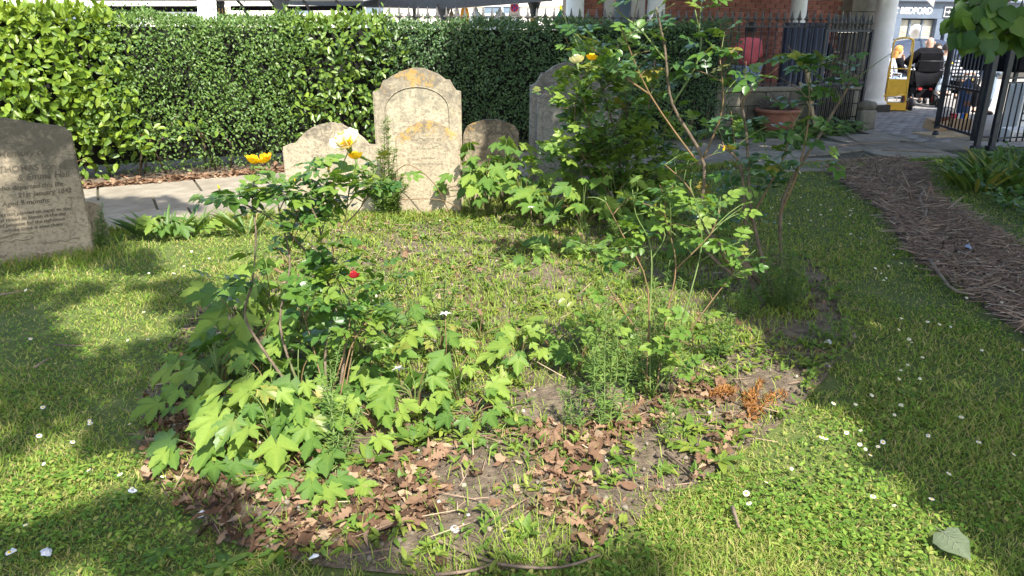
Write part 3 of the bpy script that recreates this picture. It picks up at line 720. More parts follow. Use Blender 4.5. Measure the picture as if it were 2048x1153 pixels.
# light shoots of the broad-leaved shrub hanging out of the privet, low over the path
def shoot(px, py, v, n, label):
    q = hb; k = min(range(-300, 700), key=lambda k: abs((hb + pu * (k * .02) - pn * v).x / (hb + pu * (k * .02) - pn * v).y - (px - CX) / F / cp))
    b = hb + pu * (k * .02) - pn * v; z = P(px, py, b.y).z
    t = thing('laurel_shoot', label, 'shoot', (b.x, b.y, 0))
    root = Vector((R.uniform(-.1, .1), .45, max(.1, z - .35))) ; tip = Vector((0, 0, z))
    tube('stem', smooth_path([root, root.lerp(tip, .5) + Vector((0, .05, .08)), tip], 4), [.008] * 4 + [.005] * 4 + [.003], m_stem_r, t, 5)
    me = mesh_np('leaf', T_LAUREL[0], T_LAUREL[1], m_laurel, np.zeros(len(T_LAUREL[0])))
    for i in range(n):
        f = R.random(); pos = tip + Vector((R.gauss(0, .13), R.gauss(0, .06), R.gauss(-.02, .09)))
        M = basis([(R.gauss(0, .8), -.5, R.gauss(-.1, .4))], [(R.gauss(0, .3), -.7, .7)], R.uniform(.075, .105))[0]
        o = obj('leaf', me, t); o.matrix_basis = m4(M, pos)
shoot(330, 270, .15, 34, 'bright laurel shoot hanging low over the path, left of the rose')
shoot(425, 245, .10, 16, 'small bright laurel shoot poking from the fine-leaved hedge')
shoot(190, 330, .18, 22, 'drooping laurel shoot right beside the dark left headstone')
shoot(660, 200, .06, 14, 'yellowish laurel shoot above the broad tan headstone')
# dry leaf strip under the hedge
n = 2600; uu = rng.uniform(-3, 4.5, n); vv = PW + np.abs(rng.normal(.06, .13, n)) - .05
x = p0.x + pu.x * uu + pn.x * vv; y = p0.y + pu.y * uu + pn.y * vv
M = basis(rng.normal(size=(n, 3)) * (1, 1, .25), np.array([0, 0, 1.]) + rng.normal(0, .35, (n, 3)), rng.uniform(.05, .09, n))
V, T, tt = scatter(T_OAK, M, np.stack([x, y, rng.uniform(.015, .05, n)], 1))
tag(obj('hedge_litter', mesh_np('hedge_litter', V, T, m_dead, tt)), 'strip of dry brown leaves along the foot of the hedge', 'leaf litter', kind='stuff')
bm = bmesh.new(); q = [p0 + pu * -7 + pn * PW, p0 + pu * 9 + pn * PW, p0 + pu * 9 + pn * (PW + 1.5), p0 + pu * -7 + pn * (PW + 1.5)]
bm.faces.new([bm.verts.new((v.x, v.y, .012)) for v in q]); struct(obj_bm('hedge_border', bm, m_soil))

# ------------------------------------------------------------------ shade trees standing outside the picture
HS = Vector((sun_vec.x, sun_vec.y, 0)) / sun_vec.z      # shift per metre of height towards the sun
def shade_tree(name, label, trunk, regions, hts, n, size, mat, seed, ns=(.9, 2.3)):
    t = thing(name, label, 'tree', (*trunk, 0))
    parts = []; cent = []
    for poly, dens in regions:
        xs = [p[0] for p in poly]; ys = [p[1] for p in poly]; area = 0
        k = int(n * dens)
        X = rng.uniform(min(xs), max(xs), k); Y = rng.uniform(min(ys), max(ys), k)
        nz = vnoise(X, Y, ns[0], seed) + .6 * vnoise(X, Y, ns[1], seed + 3)
        thr = -1.1 if dens > .9 else (-.06 if dens > .3 else -0.05)
        ok = inside(poly, X, Y) & (nz > thr); X, Y = X[ok], Y[ok]
        Hh = rng.uniform(hts[0], hts[1], len(X))
        pos = np.stack([X + HS.x * Hh - trunk[0], Y + HS.y * Hh - trunk[1], Hh], 1); cent.append(pos)
    pos = np.concatenate(cent); N = len(pos)
    M = basis(rand_dirs(N) + (0, 0, -.4), rand_dirs(N, 1.6), rng.uniform(.7, 1.3, N) * size)
    V, T, tt = scatter(T_LIME, M, pos)
    tag(obj('crown', mesh_np('crown', V, T, mat, tt), t), kind='stuff')
    top = Vector(pos.mean(0)); ls = []
    tr = [Vector((0, 0, -.1)), Vector((.05, .1, 1.5)), Vector((0, 0, 3.0)), Vector((top.x * .15, top.y * .15, hts[0] + 1.2)), Vector((top.x * .3, top.y * .3, hts[1] - .6))]
    tube('trunk', smooth_path(tr, 3), np.linspace(.28, .06, 13), m_bark, t, 10)
    for k in rng.choice(N, 26, replace=False):
        e = Vector(pos[k]); s = tr[2].lerp(tr[4], R.random() * .7)
        ls.append((smooth_path([s, s.lerp(e, .5) + Vector((0, 0, .4)), e], 3), np.linspace(.07, .012, 7)))
    tubes('limb', ls, m_bark, t, 6)
    return t
RIGHT = [(1.62, -1), (1.5, 1.9), (1.38, 3.0), (1.22, 4.0), (.8, 5.3), (0.25, 6.6), (-.7, 8.0), (-1.4, 9.6), (-1.0, 11.5), (2, 15.0), (6.5, 17.5), (8.7, 17.2), (9.3, 12.4), (9.5, 8), (8, 2), (5, -1)]
LEFT = [(-.8, -.5), (-.78, 1.6), (-1.05, 2.4), (-1.3, 3.3), (-1.9, 4.3), (-2.6, 5.0), (-3.0, 5.8), (-4.6, 5.9), (-5.5, 4), (-5, 0)]
LEFT2 = [(-3.2, 5.2), (-2.8, 6.3), (-3.2, 7.0), (-5.5, 6.6), (-5.5, 5)]
FRONT = [(-.9, -.6), (-.9, 1.82), (.45, 1.86), (.5, -.6)]
shade_tree('lime_tree', 'large lime tree to the right whose crown shades the gate and lawn', (7.2, 2.6), [(RIGHT, 1.0)], (4.8, 9.5), 66000, .19, m_lime, 1.0)
shade_tree('maple_tree', 'tree to the left whose crown dapples the lawn and dark headstone', (-5.6, -1.5), [(LEFT, .6), (LEFT2, .16), ([(-4.7, 4.7), (-3.25, 4.7), (-3.2, 6.0), (-4.8, 6.1)], .11), (FRONT, .12)], (6.0, 10.5), 14000, .17, m_lime, 4.0, (1.5, 4.2))
# ------------------------------------------------------------------ roses
ME_ROSE = {}
def leaf_data(tmpl, mat, name='leaf'):
    k = (id(tmpl), mat.name, name)
    if k not in ME_ROSE: ME_ROSE[k] = mesh_np(name, tmpl[0], tmpl[1], mat, tmpl[2] if len(tmpl) > 2 else np.zeros(len(tmpl[0])))
    return ME_ROSE[k]
def petal_np(cup, w=0.9):
    V = []; T = []
    for i, y in enumerate((0, .35, .7, 1.0)):
        ww = w / 2 * (0.25, .8, 1.0, .62)[i]; z = cup * (1 - math.cos(y * 1.5)) - .12 * (y > .9)
        for s in (-1, 0, 1): V.append((s * ww, y * (1 - .35 * cup * y), z + (.12 * cup if s else 0)))
    for i in range(3):
        a = 3 * i
        for j in (0, 1): T += [(a + j, a + j + 1, a + j + 4), (a + j, a + j + 4, a + j + 3)]
    return np.array(V, float), np.array(T)
def rose_flower(t, pos, size, mats, tilt=(0, 0), name='flower'):
    f = bpy.data.objects.new(name, None); f.empty_display_size = .02; link(f, t); f.location = pos; f.rotation_euler = (tilt[0], tilt[1], R.random() * 6)
    for ring, (n, s, el, cup, mat) in enumerate([(5, 1.0, .25, .5, mats[0]), (5, .85, .7, .8, mats[0]), (5, .62, 1.1, 1.1, mats[1]), (4, .42, 1.35, 1.2, mats[1])]):
        me = mesh_np('petal', *petal_np(cup), mat, np.zeros(12))
        for k in range(n):
            a = 2 * PI * (k + .5 * ring + .2 * R.random()) / n
            o = obj('petal', me, f); sc = size * s * .55 * R.uniform(.9, 1.1)
            o.matrix_basis = Matrix.Rotation(a, 4, 'Z') @ Matrix.Rotation(el, 4, 'X') @ Matrix.Diagonal((sc, sc, sc, 1))
    V, T = lathe_np([(0, -.9), (.14, -.8), (.2, -.3), (.26, .0), (.05, .1)], 8)
    obj('calyx', mesh_np('calyx', V * size * .35, T, m_stem_g), f)
    return f
def bud(t, pos, size, mat, name='bud'):
    V, T = lathe_np([(0, -.55), (.2, -.5), (.26, -.2), (.22, 0)], 8); g = obj(name, mesh_np('bud', V * size, T, m_stem_g), t, pos); g.rotation_euler = (R.uniform(-.3, .3), R.uniform(-.3, .3), 0)
    V, T = lathe_np([(.22, -.1), (.25, .15), (.17, .5), (.04, .8), (0, .82)], 8); obj('petals', mesh_np('petals', V * size, T, mat, np.zeros(len(V))), g)
def rose(label, base, canes, nleaf, lsize, leafmats, twigs=20, flowers=(), buds=(), cane_r=.006, tmin=.25, woody=0, up=.35, name='rose_bush', tlen=(.08, .2), extra=0):
    t = thing(name, label, 'rose bush', base)
    inv = Vector(base); axes = []
    for i, c in enumerate(canes):
        pts = smooth_path([P(*q) - inv for q in c], 4)
        r0 = cane_r * (1.9 if i < woody else 1.0)
        tube('cane', pts, np.linspace(r0, r0 * .45, len(pts)), m_wood_stem if i < woody else (m_stem_r if i % 3 else m_stem_g), t, 6)
        axes.append((pts, i < woody))
    for k in range(twigs):
        pts, wd_ = R.choice(axes[:len(canes)]); i = int(len(pts) * R.uniform(max(tmin, .3), .97)); s = pts[min(i, len(pts) - 1)]
        d = Vector((R.gauss(0, 1), R.gauss(0, .8), R.uniform(.1, 1.3))).normalized() * R.uniform(*tlen)
        tw = smooth_path([s, s + d * .5 + Vector((0, 0, .01)), s + d], 3)
        tube('twig', tw, np.linspace(.0028, .0014, len(tw)), m_stem_g if k % 3 else m_stem_r, t, 5); axes.append((tw, False))
    XM, XL = [], []
    for k in range(nleaf + extra):
        pts, wd_ = R.choice(axes) if R.random() < .75 else R.choice(axes[len(canes):] or axes)
        lo = tmin if len(pts) > 6 else .2
        f = R.uniform(lo, 1.0) * (len(pts) - 1); i = min(int(f), len(pts) - 2); pos = pts[i].lerp(pts[i + 1], f - i)
        a = R.uniform(0, 2 * PI); Y = (math.cos(a), math.sin(a) - .15, R.gauss(up, .35)); Z = (R.gauss(0, .35), R.gauss(-.25, .35), 1)
        M = basis([Y], [Z], lsize * R.uniform(.7, 1.2))[0]
        if k >= nleaf: XM.append(M); XL.append(tuple(pos + Vector((R.gauss(0, .05), R.gauss(0, .05), R.gauss(0, .05))))); continue
        o = obj('leaf', leaf_data(T_ROSE, R.choice(leafmats)), t); o.matrix_basis = m4(M, pos)
    if XM:
        V, T, tt = scatter(T_ROSE, np.array(XM), np.array(XL)); tag(obj('foliage', mesh_np('foliage', V, T, leafmats[0], tt), t), kind='stuff')
    for (px, py, Y, s, kind) in flowers:
        mats = {'y': (m_petal_y, m_petal_y), 'c': (m_petal_c, m_petal_y), 'r': (m_petal_r, m_petal_r)}[kind]
        fp = P(px, py, Y) - inv; ap = min((c[k] for c, _ in axes for k in range(len(c))), key=lambda v: (v - fp).length + (10 if v.z > fp.z - .02 else 0)); tube('flower_stalk', smooth_path([ap, ap.lerp(fp, .6) + Vector((0, 0, -.01)), fp - Vector((0, 0, .012))], 3), .0022, m_stem_g, t, 5)
        rose_flower(t, fp, s, mats, (R.uniform(.2, .7), R.uniform(-.3, .3)))
    for (px, py, Y, s, kind) in buds:
        fp = P(px, py, Y) - inv; ap = min((c[k] for c, _ in axes for k in range(len(c))), key=lambda v: (v - fp).length + (10 if v.z > fp.z - .01 else 0)); tube('bud_stalk', [ap, ap.lerp(fp, .6) - Vector((0, 0, .004)), fp - Vector((0, 0, .5 * s))], .0016, m_stem_g, t, 5)
        bud(t, fp, s, {'y': m_petal_y, 'g': m_rose_lt, 'o': m_petal_y}[kind])
    return t
b = G(640, 880)
rose('rose bush with yellow and cream blooms in the front left of the bed', b,
     [[(655, 890, 2.55), (590, 790, 2.62), (520, 690, 2.7), (490, 630, 2.78), (505, 560, 2.85), (512, 470, 2.92), (505, 410, 2.97), (508, 362, 3.0)],
      [(640, 885, 2.55), (600, 780, 2.66), (560, 650, 2.8), (580, 530, 2.9), (562, 440, 2.98), (552, 385, 3.0)],
      [(665, 880, 2.56), (650, 720, 2.75), (665, 590, 2.9), (600, 490, 2.98), (530, 430, 3.0), (440, 388, 3.02)],
      [(662, 870, 2.58), (690, 680, 2.85), (645, 560, 2.93), (640, 460, 2.98), (612, 395, 3.0)],
      [(670, 870, 2.58), (710, 650, 2.88), (665, 530, 2.97), (690, 440, 3.02), (700, 355, 3.05)],
      [(690, 450, 3.0), (722, 415, 3.05), (740, 380, 3.05)], [(640, 480, 2.98), (655, 420, 3.02), (656, 375, 3.03)],
      [(670, 860, 2.6), (700, 700, 2.75), (745, 620, 2.85), (720, 560, 2.88)], [(660, 830, 2.6), (625, 690, 2.75), (600, 610, 2.8)],
      [(690, 780, 2.68), (760, 690, 2.78), (800, 640, 2.85)], [(660, 800, 2.65), (700, 640, 2.8), (650, 590, 2.82)]],
     270, .14, [m_rose, m_rose, m_rose_lt], 64,
     [(505, 329, 2.9, .085, 'y'), (534, 326, 2.9, .08, 'y'), (697, 295, 2.9, .145, 'c'), (712, 320, 2.86, .075, 'y'), (709, 558, 2.68, .065, 'r')],
     [(657, 340, 3.03, .022, 'o'), (438, 376, 3.02, .018, 'y'), (590, 362, 3.0, .016, 'o'), (601, 358, 3.0, .015, 'o'), (710, 350, 3.04, .018, 'y'), (560, 350, 3.0, .014, 'g')],   .0036, .42, 4, .08)
b = G(1295, 805)
rose('slender rose bush with many green buds in the sunny middle right of the bed', b,
     [[(1300, 805, 2.83), (1300, 640, 2.92), (1302, 500, 3.0), (1272, 430, 3.0), (1265, 380, 3.0)], [(1310, 805, 2.83), (1330, 650, 2.93), (1352, 530, 3.0), (1330, 430, 3.03), (1345, 372, 3.03)],
      [(1290, 805, 2.83), (1296, 580, 2.95), (1245, 470, 3.0), (1212, 405, 3.0)], [(1325, 805, 2.84), (1372, 620, 2.95), (1402, 500, 3.02), (1398, 430, 3.03), (1380, 372, 3.03)],
      [(1298, 700, 2.9), (1215, 570, 2.96), (1190, 505, 3.0)], [(1335, 720, 2.9), (1425, 600, 2.97), (1470, 545, 3.0)], [(1302, 520, 3.0), (1330, 470, 3.0), (1300, 420, 3.02)],
      [(1350, 540, 3.0), (1420, 470, 3.02), (1440, 420, 3.04)], [(1300, 760, 2.85), (1230, 680, 2.85), (1180, 640, 2.88)], [(1300, 790, 2.83), (1360, 720, 2.8), (1390, 690, 2.8)]],
     115, .115, [m_rose_lt, m_rose_lt, m_rose], 40, [],
     [(1263, 372, 3.0, .016, 'g'), (1275, 380, 3.0, .014, 'g'), (1344, 365, 3.03, .017, 'g'), (1352, 373, 3.03, .014, 'g'), (1300, 418, 3.02, .015, 'g'), (1311, 411, 3.02, .015, 'y'), (1322, 405, 3.02, .014, 'g'), (1211, 398, 3.0, .015, 'g'), (1380, 365, 3.03, .016, 'g'), (1440, 413, 3.04, .015, 'g'), (1290, 424, 3.0, .013, 'g'), (1335, 424, 3.03, .014, 'g'), (1360, 415, 3.03, .013, 'g'), (1248, 400, 3.0, .012, 'g')], .0042, .3, 0)
b = G(1545, 622)
rose('tall leggy rose bush at the shaded right end of the bed', b,
     [[(1552, 620, 3.95), (1562, 540, 3.95), (1566, 400, 3.95), (1640, 270, 3.92), (1690, 185, 3.9), (1712, 150, 3.9)], [(1480, 560, 4.05), (1400, 480, 4.1), (1408, 330, 4.1), (1345, 210, 4.1), (1330, 100, 4.1), (1312, 15, 4.1)],
      [(1540, 620, 3.95), (1500, 560, 4.0), (1490, 430, 4.0), (1480, 330, 4.0), (1440, 290, 4.0)], [(1545, 600, 3.95), (1515, 480, 4.0), (1500, 400, 4.0), (1493, 270, 4.02), (1480, 190, 4.05)],
      [(1405, 320, 4.1), (1445, 220, 4.05), (1440, 120, 4.05)], [(1398, 330, 4.1), (1300, 190, 4.15), (1240, 50, 4.15)], [(1345, 210, 4.1), (1400, 110, 4.1), (1390, 20, 4.1)],
      [(1500, 440, 4.0), (1560, 330, 3.98), (1590, 240, 3.95)], [(1560, 430, 3.95), (1600, 330, 3.92), (1620, 200, 3.92), (1600, 110, 3.95)], [(1330, 120, 4.1), (1280, 60, 4.1), (1230, 20, 4.12)], [(1300, 190, 4.15), (1240, 150, 4.15), (1160, 105, 4.2)],
      [(1480, 560, 4.05), (1420, 470, 4.1), (1380, 380, 4.1), (1330, 330, 4.12)]],
     225, .16, [m_rose_blue, m_rose_blue, m_rose_blue, m_rose], 70, [(1155, 128, 4.0, .1, 'c'), (1182, 122, 4.0, .08, 'y')],
     [(1447, 300, 4.0, .03, 'y'), (1438, 295, 4.0, .022, 'g'), (1122, 18, 4.2, .03, 'o')], .0065, .35, 4, .25, tlen=(.1, .28))
# the old stump of that rose, broken and lying over
tube('broken_cane', smooth_path([G(1545, 610) + Vector((0, .05, .02)), P(1500, 540, 4.0), P(1430, 480, 4.05), P(1412, 462, 4.08)], 4), np.linspace(.022, .012, 13), m_wood_stem)
tag(bpy.data.objects['broken_cane'], 'thick dry broken cane leaning at the foot of the tall rose', 'dead cane')
b = G(1240, 405)
rose('dense shaded rose thicket growing against the grey headstones', b,
     [[(1235, 405, 6.4), (1200, 310, 6.3), (1170, 220, 6.2), (1150, 130, 6.2)], [(1245, 405, 6.4), (1235, 290, 6.3), (1205, 180, 6.2), (1190, 110, 6.2)], [(1250, 405, 6.4), (1255, 280, 6.3), (1250, 180, 6.3), (1235, 90, 6.3)],
      [(1255, 405, 6.4), (1280, 290, 6.3), (1300, 200, 6.3), (1310, 120, 6.3)], [(1260, 405, 6.4), (1310, 310, 6.3), (1345, 220, 6.3)], [(1230, 405, 6.4), (1180, 320, 6.2), (1150, 240, 6.2)], [(1230, 405, 6.4), (1165, 360, 6.2), (1110, 310, 6.1)],
      [(1265, 405, 6.4), (1330, 350, 6.3), (1385, 300, 6.3)], [(1240, 400, 6.3), (1210, 340, 6.1), (1170, 310, 6.0)], [(1245, 405, 6.3), (1260, 350, 6.1), (1280, 300, 6.0)], [(1225, 405, 6.2), (1185, 280, 6.0), (1165, 180, 6.0), (1180, 130, 6.0)], [(1225, 405, 6.2), (1160, 300, 6.0), (1150, 220, 6.0), (1160, 170, 6.0)], [(1235, 405, 6.2), (1215, 280, 6.0), (1220, 200, 6.0), (1210, 150, 6.0)]],
     300, .17, [m_rose_lt, m_rose, m_rose_blue], 110, [(1230, 136, 6.1, .06, 'c')], [(1291, 150, 6.2, .03, 'y')], .007, .2, 4, .3, tlen=(.15, .38), extra=520)

# ------------------------------------------------------------------ lobed-leaf plants
def lobed_plant(px, py, hgt, spread, n, size, label, mat=m_lobed, group='lobed-leaf plants in the bed'):
    b = G(px, py); t = thing('lobed_leaf_plant', label, 'plant', (b.x, b.y, 0), 0, group)
    n = int(n * 1.5)
    for k in range(n):
        a = 2 * PI * (k + R.random() * .8) / n * 1.0 + R.random(); rr = spread * math.sqrt(R.uniform(.08, 1))
        z = hgt * (1.05 - .6 * (rr / spread) ** 2) * R.uniform(.65, 1.1)
        e = Vector((math.cos(a) * rr, math.sin(a) * rr * .8 - .02, max(.04, z)))
        mid = Vector((e.x * .35, e.y * .35, e.z * .75))
        st = smooth_path([Vector((R.uniform(-.015, .015), R.uniform(-.015, .015), 0)), mid, e], 3)
        tube('leaf_stalk', st, np.linspace(.0035, .0018, len(st)), m_stem_g if k % 4 else m_stem_r, t, 5)
        out = Vector((math.cos(a), math.sin(a) - .55, R.uniform(-.75, .05)))
        Z = (R.gauss(0, .25) + .25 * math.cos(a), -.45 + R.gauss(0, .25) + .25 * math.sin(a), 1)
        mt = m_strap if R.random() < .05 else mat; big = R.random() < .62; s = size * R.uniform(.45, 1.2)
        M = basis([out], [Z], s)[0]
        o = obj('leaf', leaf_data(T_LOBE5 if big else T_LOBE3, mt), t); o.matrix_basis = m4(M, e)
    return t
LP = [(345, 930, .14, .17, 7, .115, 'lobed plant at the far front left corner of the bed, over the daisies'), (430, 895, .26, .2, 9, .12, 'lobed plant between the front left corner and the rose foot'),
 (525, 905, .26, .19, 9, .125, 'large-leaved lobed plant directly left of the rose foot'), (610, 880, .22, .17, 8, .11, 'lobed plant right at the foot of the yellow rose'), (375, 800, .32, .2, 9, .12, 'lobed plant on the left rim of the bed'),
 (455, 770, .36, .22, 10, .115, 'lobed plant behind the left rim, in half shade'), (560, 760, .38, .22, 9, .11, 'lobed plant inside the yellow rose canes'), (415, 670, .38, .2, 8, .12, 'tall lobed plant at the left rear of the yellow rose'),
 (490, 690, .34, .2, 8, .1, 'lobed plant behind the old rose cane'), (695, 790, .32, .2, 9, .105, 'lobed plant in front of the dark low rose leaves'), (770, 720, .36, .2, 9, .11, 'sunlit lobed plant right of the yellow rose'),
 (670, 905, .2, .17, 7, .1, 'lobed plant between the rose foot and the leaf litter'), (570, 968, .07, .14, 6, .085, 'low young lobed plant on the litter below the rose'), (650, 972, .1, .14, 6, .085, 'young lobed plant with bright leaves on the litter'),
 (835, 830, .22, .18, 8, .095, 'lobed plant in the sunny middle front of the bed'), (915, 810, .24, .18, 8, .095, 'lobed plant beside a woolly bud stalk in the middle'), (950, 850, .14, .15, 7, .08, 'low lobed plant before the bare soil'),
 (805, 660, .26, .17, 7, .09, 'lobed plant behind the sunny middle of the bed'), (880, 720, .2, .16, 7, .085, 'small lobed plant in the sunny rough grass'), (1040, 745, .2, .17, 8, .09, 'lobed plant left of the budding rose'),
 (1105, 715, .22, .17, 8, .09, 'lobed plant touching the budding rose'), (1000, 880, .08, .12, 5, .065, 'tiny lobed seedling near the bare soil'), (1160, 745, .15, .14, 6, .075, 'small lobed plant below the budding rose'), (730, 1040, .06, .13, 4, .08, 'single low lobed sprout at the front of the litter'),
 (960, 690, .18, .16, 6, .08, 'pale lobed plant in the middle grass'), (750, 850, .18, .15, 6, .085, 'lobed plant among narrow-leaved stems'),
 (640, 640, .3, .18, 7, .09, 'lobed plant behind the yellow rose, near the tan stone'), (560, 600, .26, .17, 7, .085, 'lobed plant at the left back of the bed'), (480, 845, .32, .2, 9, .115, 'lobed plant in the thick of the left mass'), (580, 845, .3, .18, 8, .105, 'lobed plant just behind the rose foot'), (640, 780, .38, .2, 9, .105, 'lobed plant threaded by the rose canes'), (425, 745, .4, .2, 9, .115, 'upright lobed plant over the left rim'), (525, 665, .4, .2, 8, .1, 'lobed plant behind the rose canes, upper left'), (705, 715, .36, .2, 9, .1, 'lobed plant under the red rosebud'), (330, 850, .2, .17, 7, .11, 'outermost lobed plant on the left rim')]
for a in LP: lobed_plant(a[0] + (70 if a[0] < 500 else 25 if a[0] < 600 else 0), *a[1:])
LB = [(945, 428, .66, .26, 13, .15, 'bright lobed plant covering the small round headstone, left half'), (1010, 425, .68, .3, 18, .15, 'bright lobed plant covering the small round headstone, right half'), (975, 436, .52, .24, 14, .15, 'lobed plant at the foot of the small round headstone'),
 (1045, 445, .5, .22, 9, .13, 'lobed plant between small and grey headstones'), (1100, 455, .42, .26, 10, .14, 'shaded lobed plant before the grey headstones'), (1165, 470, .42, .26, 10, .14, 'shaded lobed plant below the rose thicket, left'),
 (1225, 462, .52, .28, 11, .16, 'shaded lobed plant below the rose thicket, right'), (1265, 430, .55, .26, 10, .17, 'tall shaded lobed plant inside the rose thicket'), (1110, 510, .16, .2, 7, .12, 'low lobed plant on the shade line'), (1300, 470, .25, .22, 7, .12, 'lobed plant between the thicket and the tall rose'),
 (1400, 520, .22, .22, 7, .12, 'lobed plant in shade beside the tall rose stump'), (1060, 535, .08, .15, 5, .09, 'small lobed sprout in the sunny back grass'), (1185, 520, .2, .2, 7, .11, 'lobed plant in front of the shaded thicket'), (1330, 430, .3, .24, 8, .13, 'lobed plant at the back right of the thicket'), (1135, 440, .5, .26, 10, .15, 'tall lobed plant directly before the front grey headstone'), (1190, 430, .55, .26, 10, .16, 'broad dark lobed plant at the base of the thicket'), (1290, 440, .4, .26, 9, .15, 'dark lobed plant at the right base of the thicket')]
for a in LB: lobed_plant(*a, group='lobed-leaf plants by the headstones')
lobed_plant(1215, 345, .1, .1, 0, .1, 'x') if False else None

# ------------------------------------------------------------------ narrow-leaved stems
def feather(base, tops, label, ll=.045, per=70, mat=m_feather, group='narrow-leaved plants in the bed', r=.0028):
    t = thing('narrow_leaved_plant', label, 'plant', (base.x, base.y, 0), 0, group)
    for k, e in enumerate(tops):
        e = Vector(e) - Vector((base.x, base.y, 0)); s = Vector((e.x * .25 + R.uniform(-.03, .03), e.y * .25 + R.uniform(-.03, .03), 0))
        pts = smooth_path([s, s.lerp(e, .5) + Vector((R.uniform(-.02, .02), 0, .02)), e], 5)
        st = tube('stem', pts, np.linspace(r, r * .4, len(pts)), m_stem_g, t, 5)
        n = int(per * 1.5); f = rng.uniform(.12, 1, n) ** .9; pa = np.array([tuple(p) for p in pts]); i = np.clip((f * (len(pts) - 1)).astype(int), 0, len(pts) - 2)
        fr = (f * (len(pts) - 1) - i)[:, None]; pos = pa[i] * (1 - fr) + pa[i + 1] * fr
        a = rng.random(n) * 2 * PI; Y = np.stack([np.cos(a), np.sin(a), rng.normal(.55, .3, n)], 1); Z = np.stack([-.4 * np.cos(a), -.4 * np.sin(a), np.ones(n)], 1)
        sz = ll * (1.1 - .55 * f) * rng.uniform(.8, 1.2, n); M = basis(Y, Z, sz)
        V, T, tt = scatter(T_NARROW, M, pos); o = tag(obj('foliage', mesh_np('foliage', V, T, mat, tt), st), kind='stuff')
    return t
def tops_px(lst): return [P(*q) for q in lst]
feather(G(770, 435), tops_px([(768, 245, 6.2), (758, 300, 6.25), (790, 300, 6.2), (745, 330, 6.25), (805, 350, 6.15), (730, 370, 6.2), (775, 215 + 20, 6.2), (815, 370, 6.1), (760, 360, 6.1)]), 'clump of narrow-leaved stems between the tan and the tallest headstone', .085, 110, r=.005)
feather(G(655, 985), tops_px([(640, 745, 2.45), (660, 720, 2.5), (700, 770, 2.45), (680, 690, 2.6), (720, 820, 2.4)]), 'narrow-leaved stems rising in front of the yellow rose', .042, 75)
feather(G(505, 900), tops_px([(495, 740, 2.55), (530, 770, 2.5), (480, 800, 2.5)]), 'narrow-leaved stems among lobed leaves left of the rose foot', .04, 70)
feather(G(770, 720), tops_px([(760, 560, 3.0), (800, 570, 3.0), (740, 620, 2.95), (820, 600, 3.05)]), 'narrow-leaved stems in the centre behind the yellow rose', .04, 60)
feather(G(1225, 890), tops_px([(1215, 590, 2.75), (1235, 650, 2.7), (1190, 700, 2.65), (1255, 700, 2.7)]), 'tall narrow-leaved stem standing before the budding rose', .045, 90)
feather(G(1160, 880), tops_px([(1140, 760, 2.6), (1120, 780, 2.6), (1165, 770, 2.6)]), 'short narrow-leaved stems left of the budding rose', .035, 60)
feather(G(1300, 790), tops_px([(1290, 600, 2.9), (1320, 620, 2.9), (1270, 640, 2.85), (1340, 660, 2.85), (1310, 560, 3.0), (1260, 680, 2.8)]), 'fine leafy stems crowded round the budding rose', .045, 90)
feather(G(1550, 625), tops_px([(1540, 500, 3.85), (1570, 470, 3.9), (1590, 540, 3.85), (1560, 540, 3.8), (1520, 550, 3.85), (1580, 500, 3.85), (1610, 560, 3.8)]), 'bluish narrow-leaved clump at the foot of the tall rose', .055, 100)
feather(G(1495, 640), tops_px([(1490, 560, 3.75), (1520, 575, 3.7), (1470, 590, 3.7)]), 'sunlit narrow-leaved stems left of the tall rose foot', .05, 60)
feather(G(205, 500), tops_px([(203, 410, 5.2), (195, 440, 5.2), (212, 450, 5.2)]), 'single wispy stem beside the dark left headstone', .06, 70)
feather(G(1250, 505), tops_px([(1240, 430, 5.2), (1262, 450, 5.2), (1220, 440, 5.2)]), 'narrow-leaved stems in shade below the thicket', .06, 60)
feather(G(1180, 520), tops_px([(1175, 450, 5.0), (1140, 470, 5.0)]), 'pale narrow-leaved stems on the shade line', .05, 50)
feather(G(880, 640), tops_px([(890, 560, 3.5), (860, 580, 3.5), (910, 575, 3.5)]), 'narrow-leaved stems in the sunny rough grass', .04, 50)
feather(G(1340, 895), tops_px([(1330, 790, 2.5), (1360, 800, 2.5)]), 'low narrow-leaved sprigs right of the budding rose', .035, 50)
feather(G(1680, 690), tops_px([(1650, 630, 3.4), (1620, 650, 3.4), (1690, 640, 3.4)]), 'trailing narrow leaves at the right rim of the bed', .05, 50)
feather(G(1335, 770), tops_px([(1340, 520, 3.0), (1365, 560, 2.98), (1320, 580, 2.95), (1385, 610, 2.95)]), 'tall sunlit stems right behind the budding rose', .05, 80)
feather(G(1200, 800), tops_px([(1185, 600, 2.85), (1205, 560, 2.9), (1160, 640, 2.85), (1225, 620, 2.85)]), 'upright sunlit stems just left of the budding rose', .05, 80)
feather(G(1430, 720), tops_px([(1440, 600, 3.15), (1460, 630, 3.15), (1410, 620, 3.15)]), 'sunlit stems between the budding rose and the tall rose', .05, 70)
# woolly bud stalks
for px, py, top, lab in [(890, 760, 628, 'woolly white bud stalk in the middle of the bed'), (797, 800, 738, 'short woolly bud stalk right of the yellow rose'), (424, 930, 872, 'woolly bud stalk below the lobed leaves at front left'), (1062, 500, 415, 'woolly bud stalk before the shaded thicket')]:
    b = G(px, py); t = thing('bud_stalk', lab, 'plant', (b.x, b.y, 0)); e = P(px, top, b.y) - b
    tube('stem', [Vector((0, 0, 0)), e * .5 + Vector((.006, 0, 0)), e], .0026, m_stem_r, t, 5)
    for k in range(5):
        M = basis([(math.cos(k * 1.26), math.sin(k * 1.26), .3)], [(0, 0, 1)], .03)[0]; o = obj('leaf', leaf_data(T_WEED, m_white_petal), t); o.matrix_basis = m4(M, e)

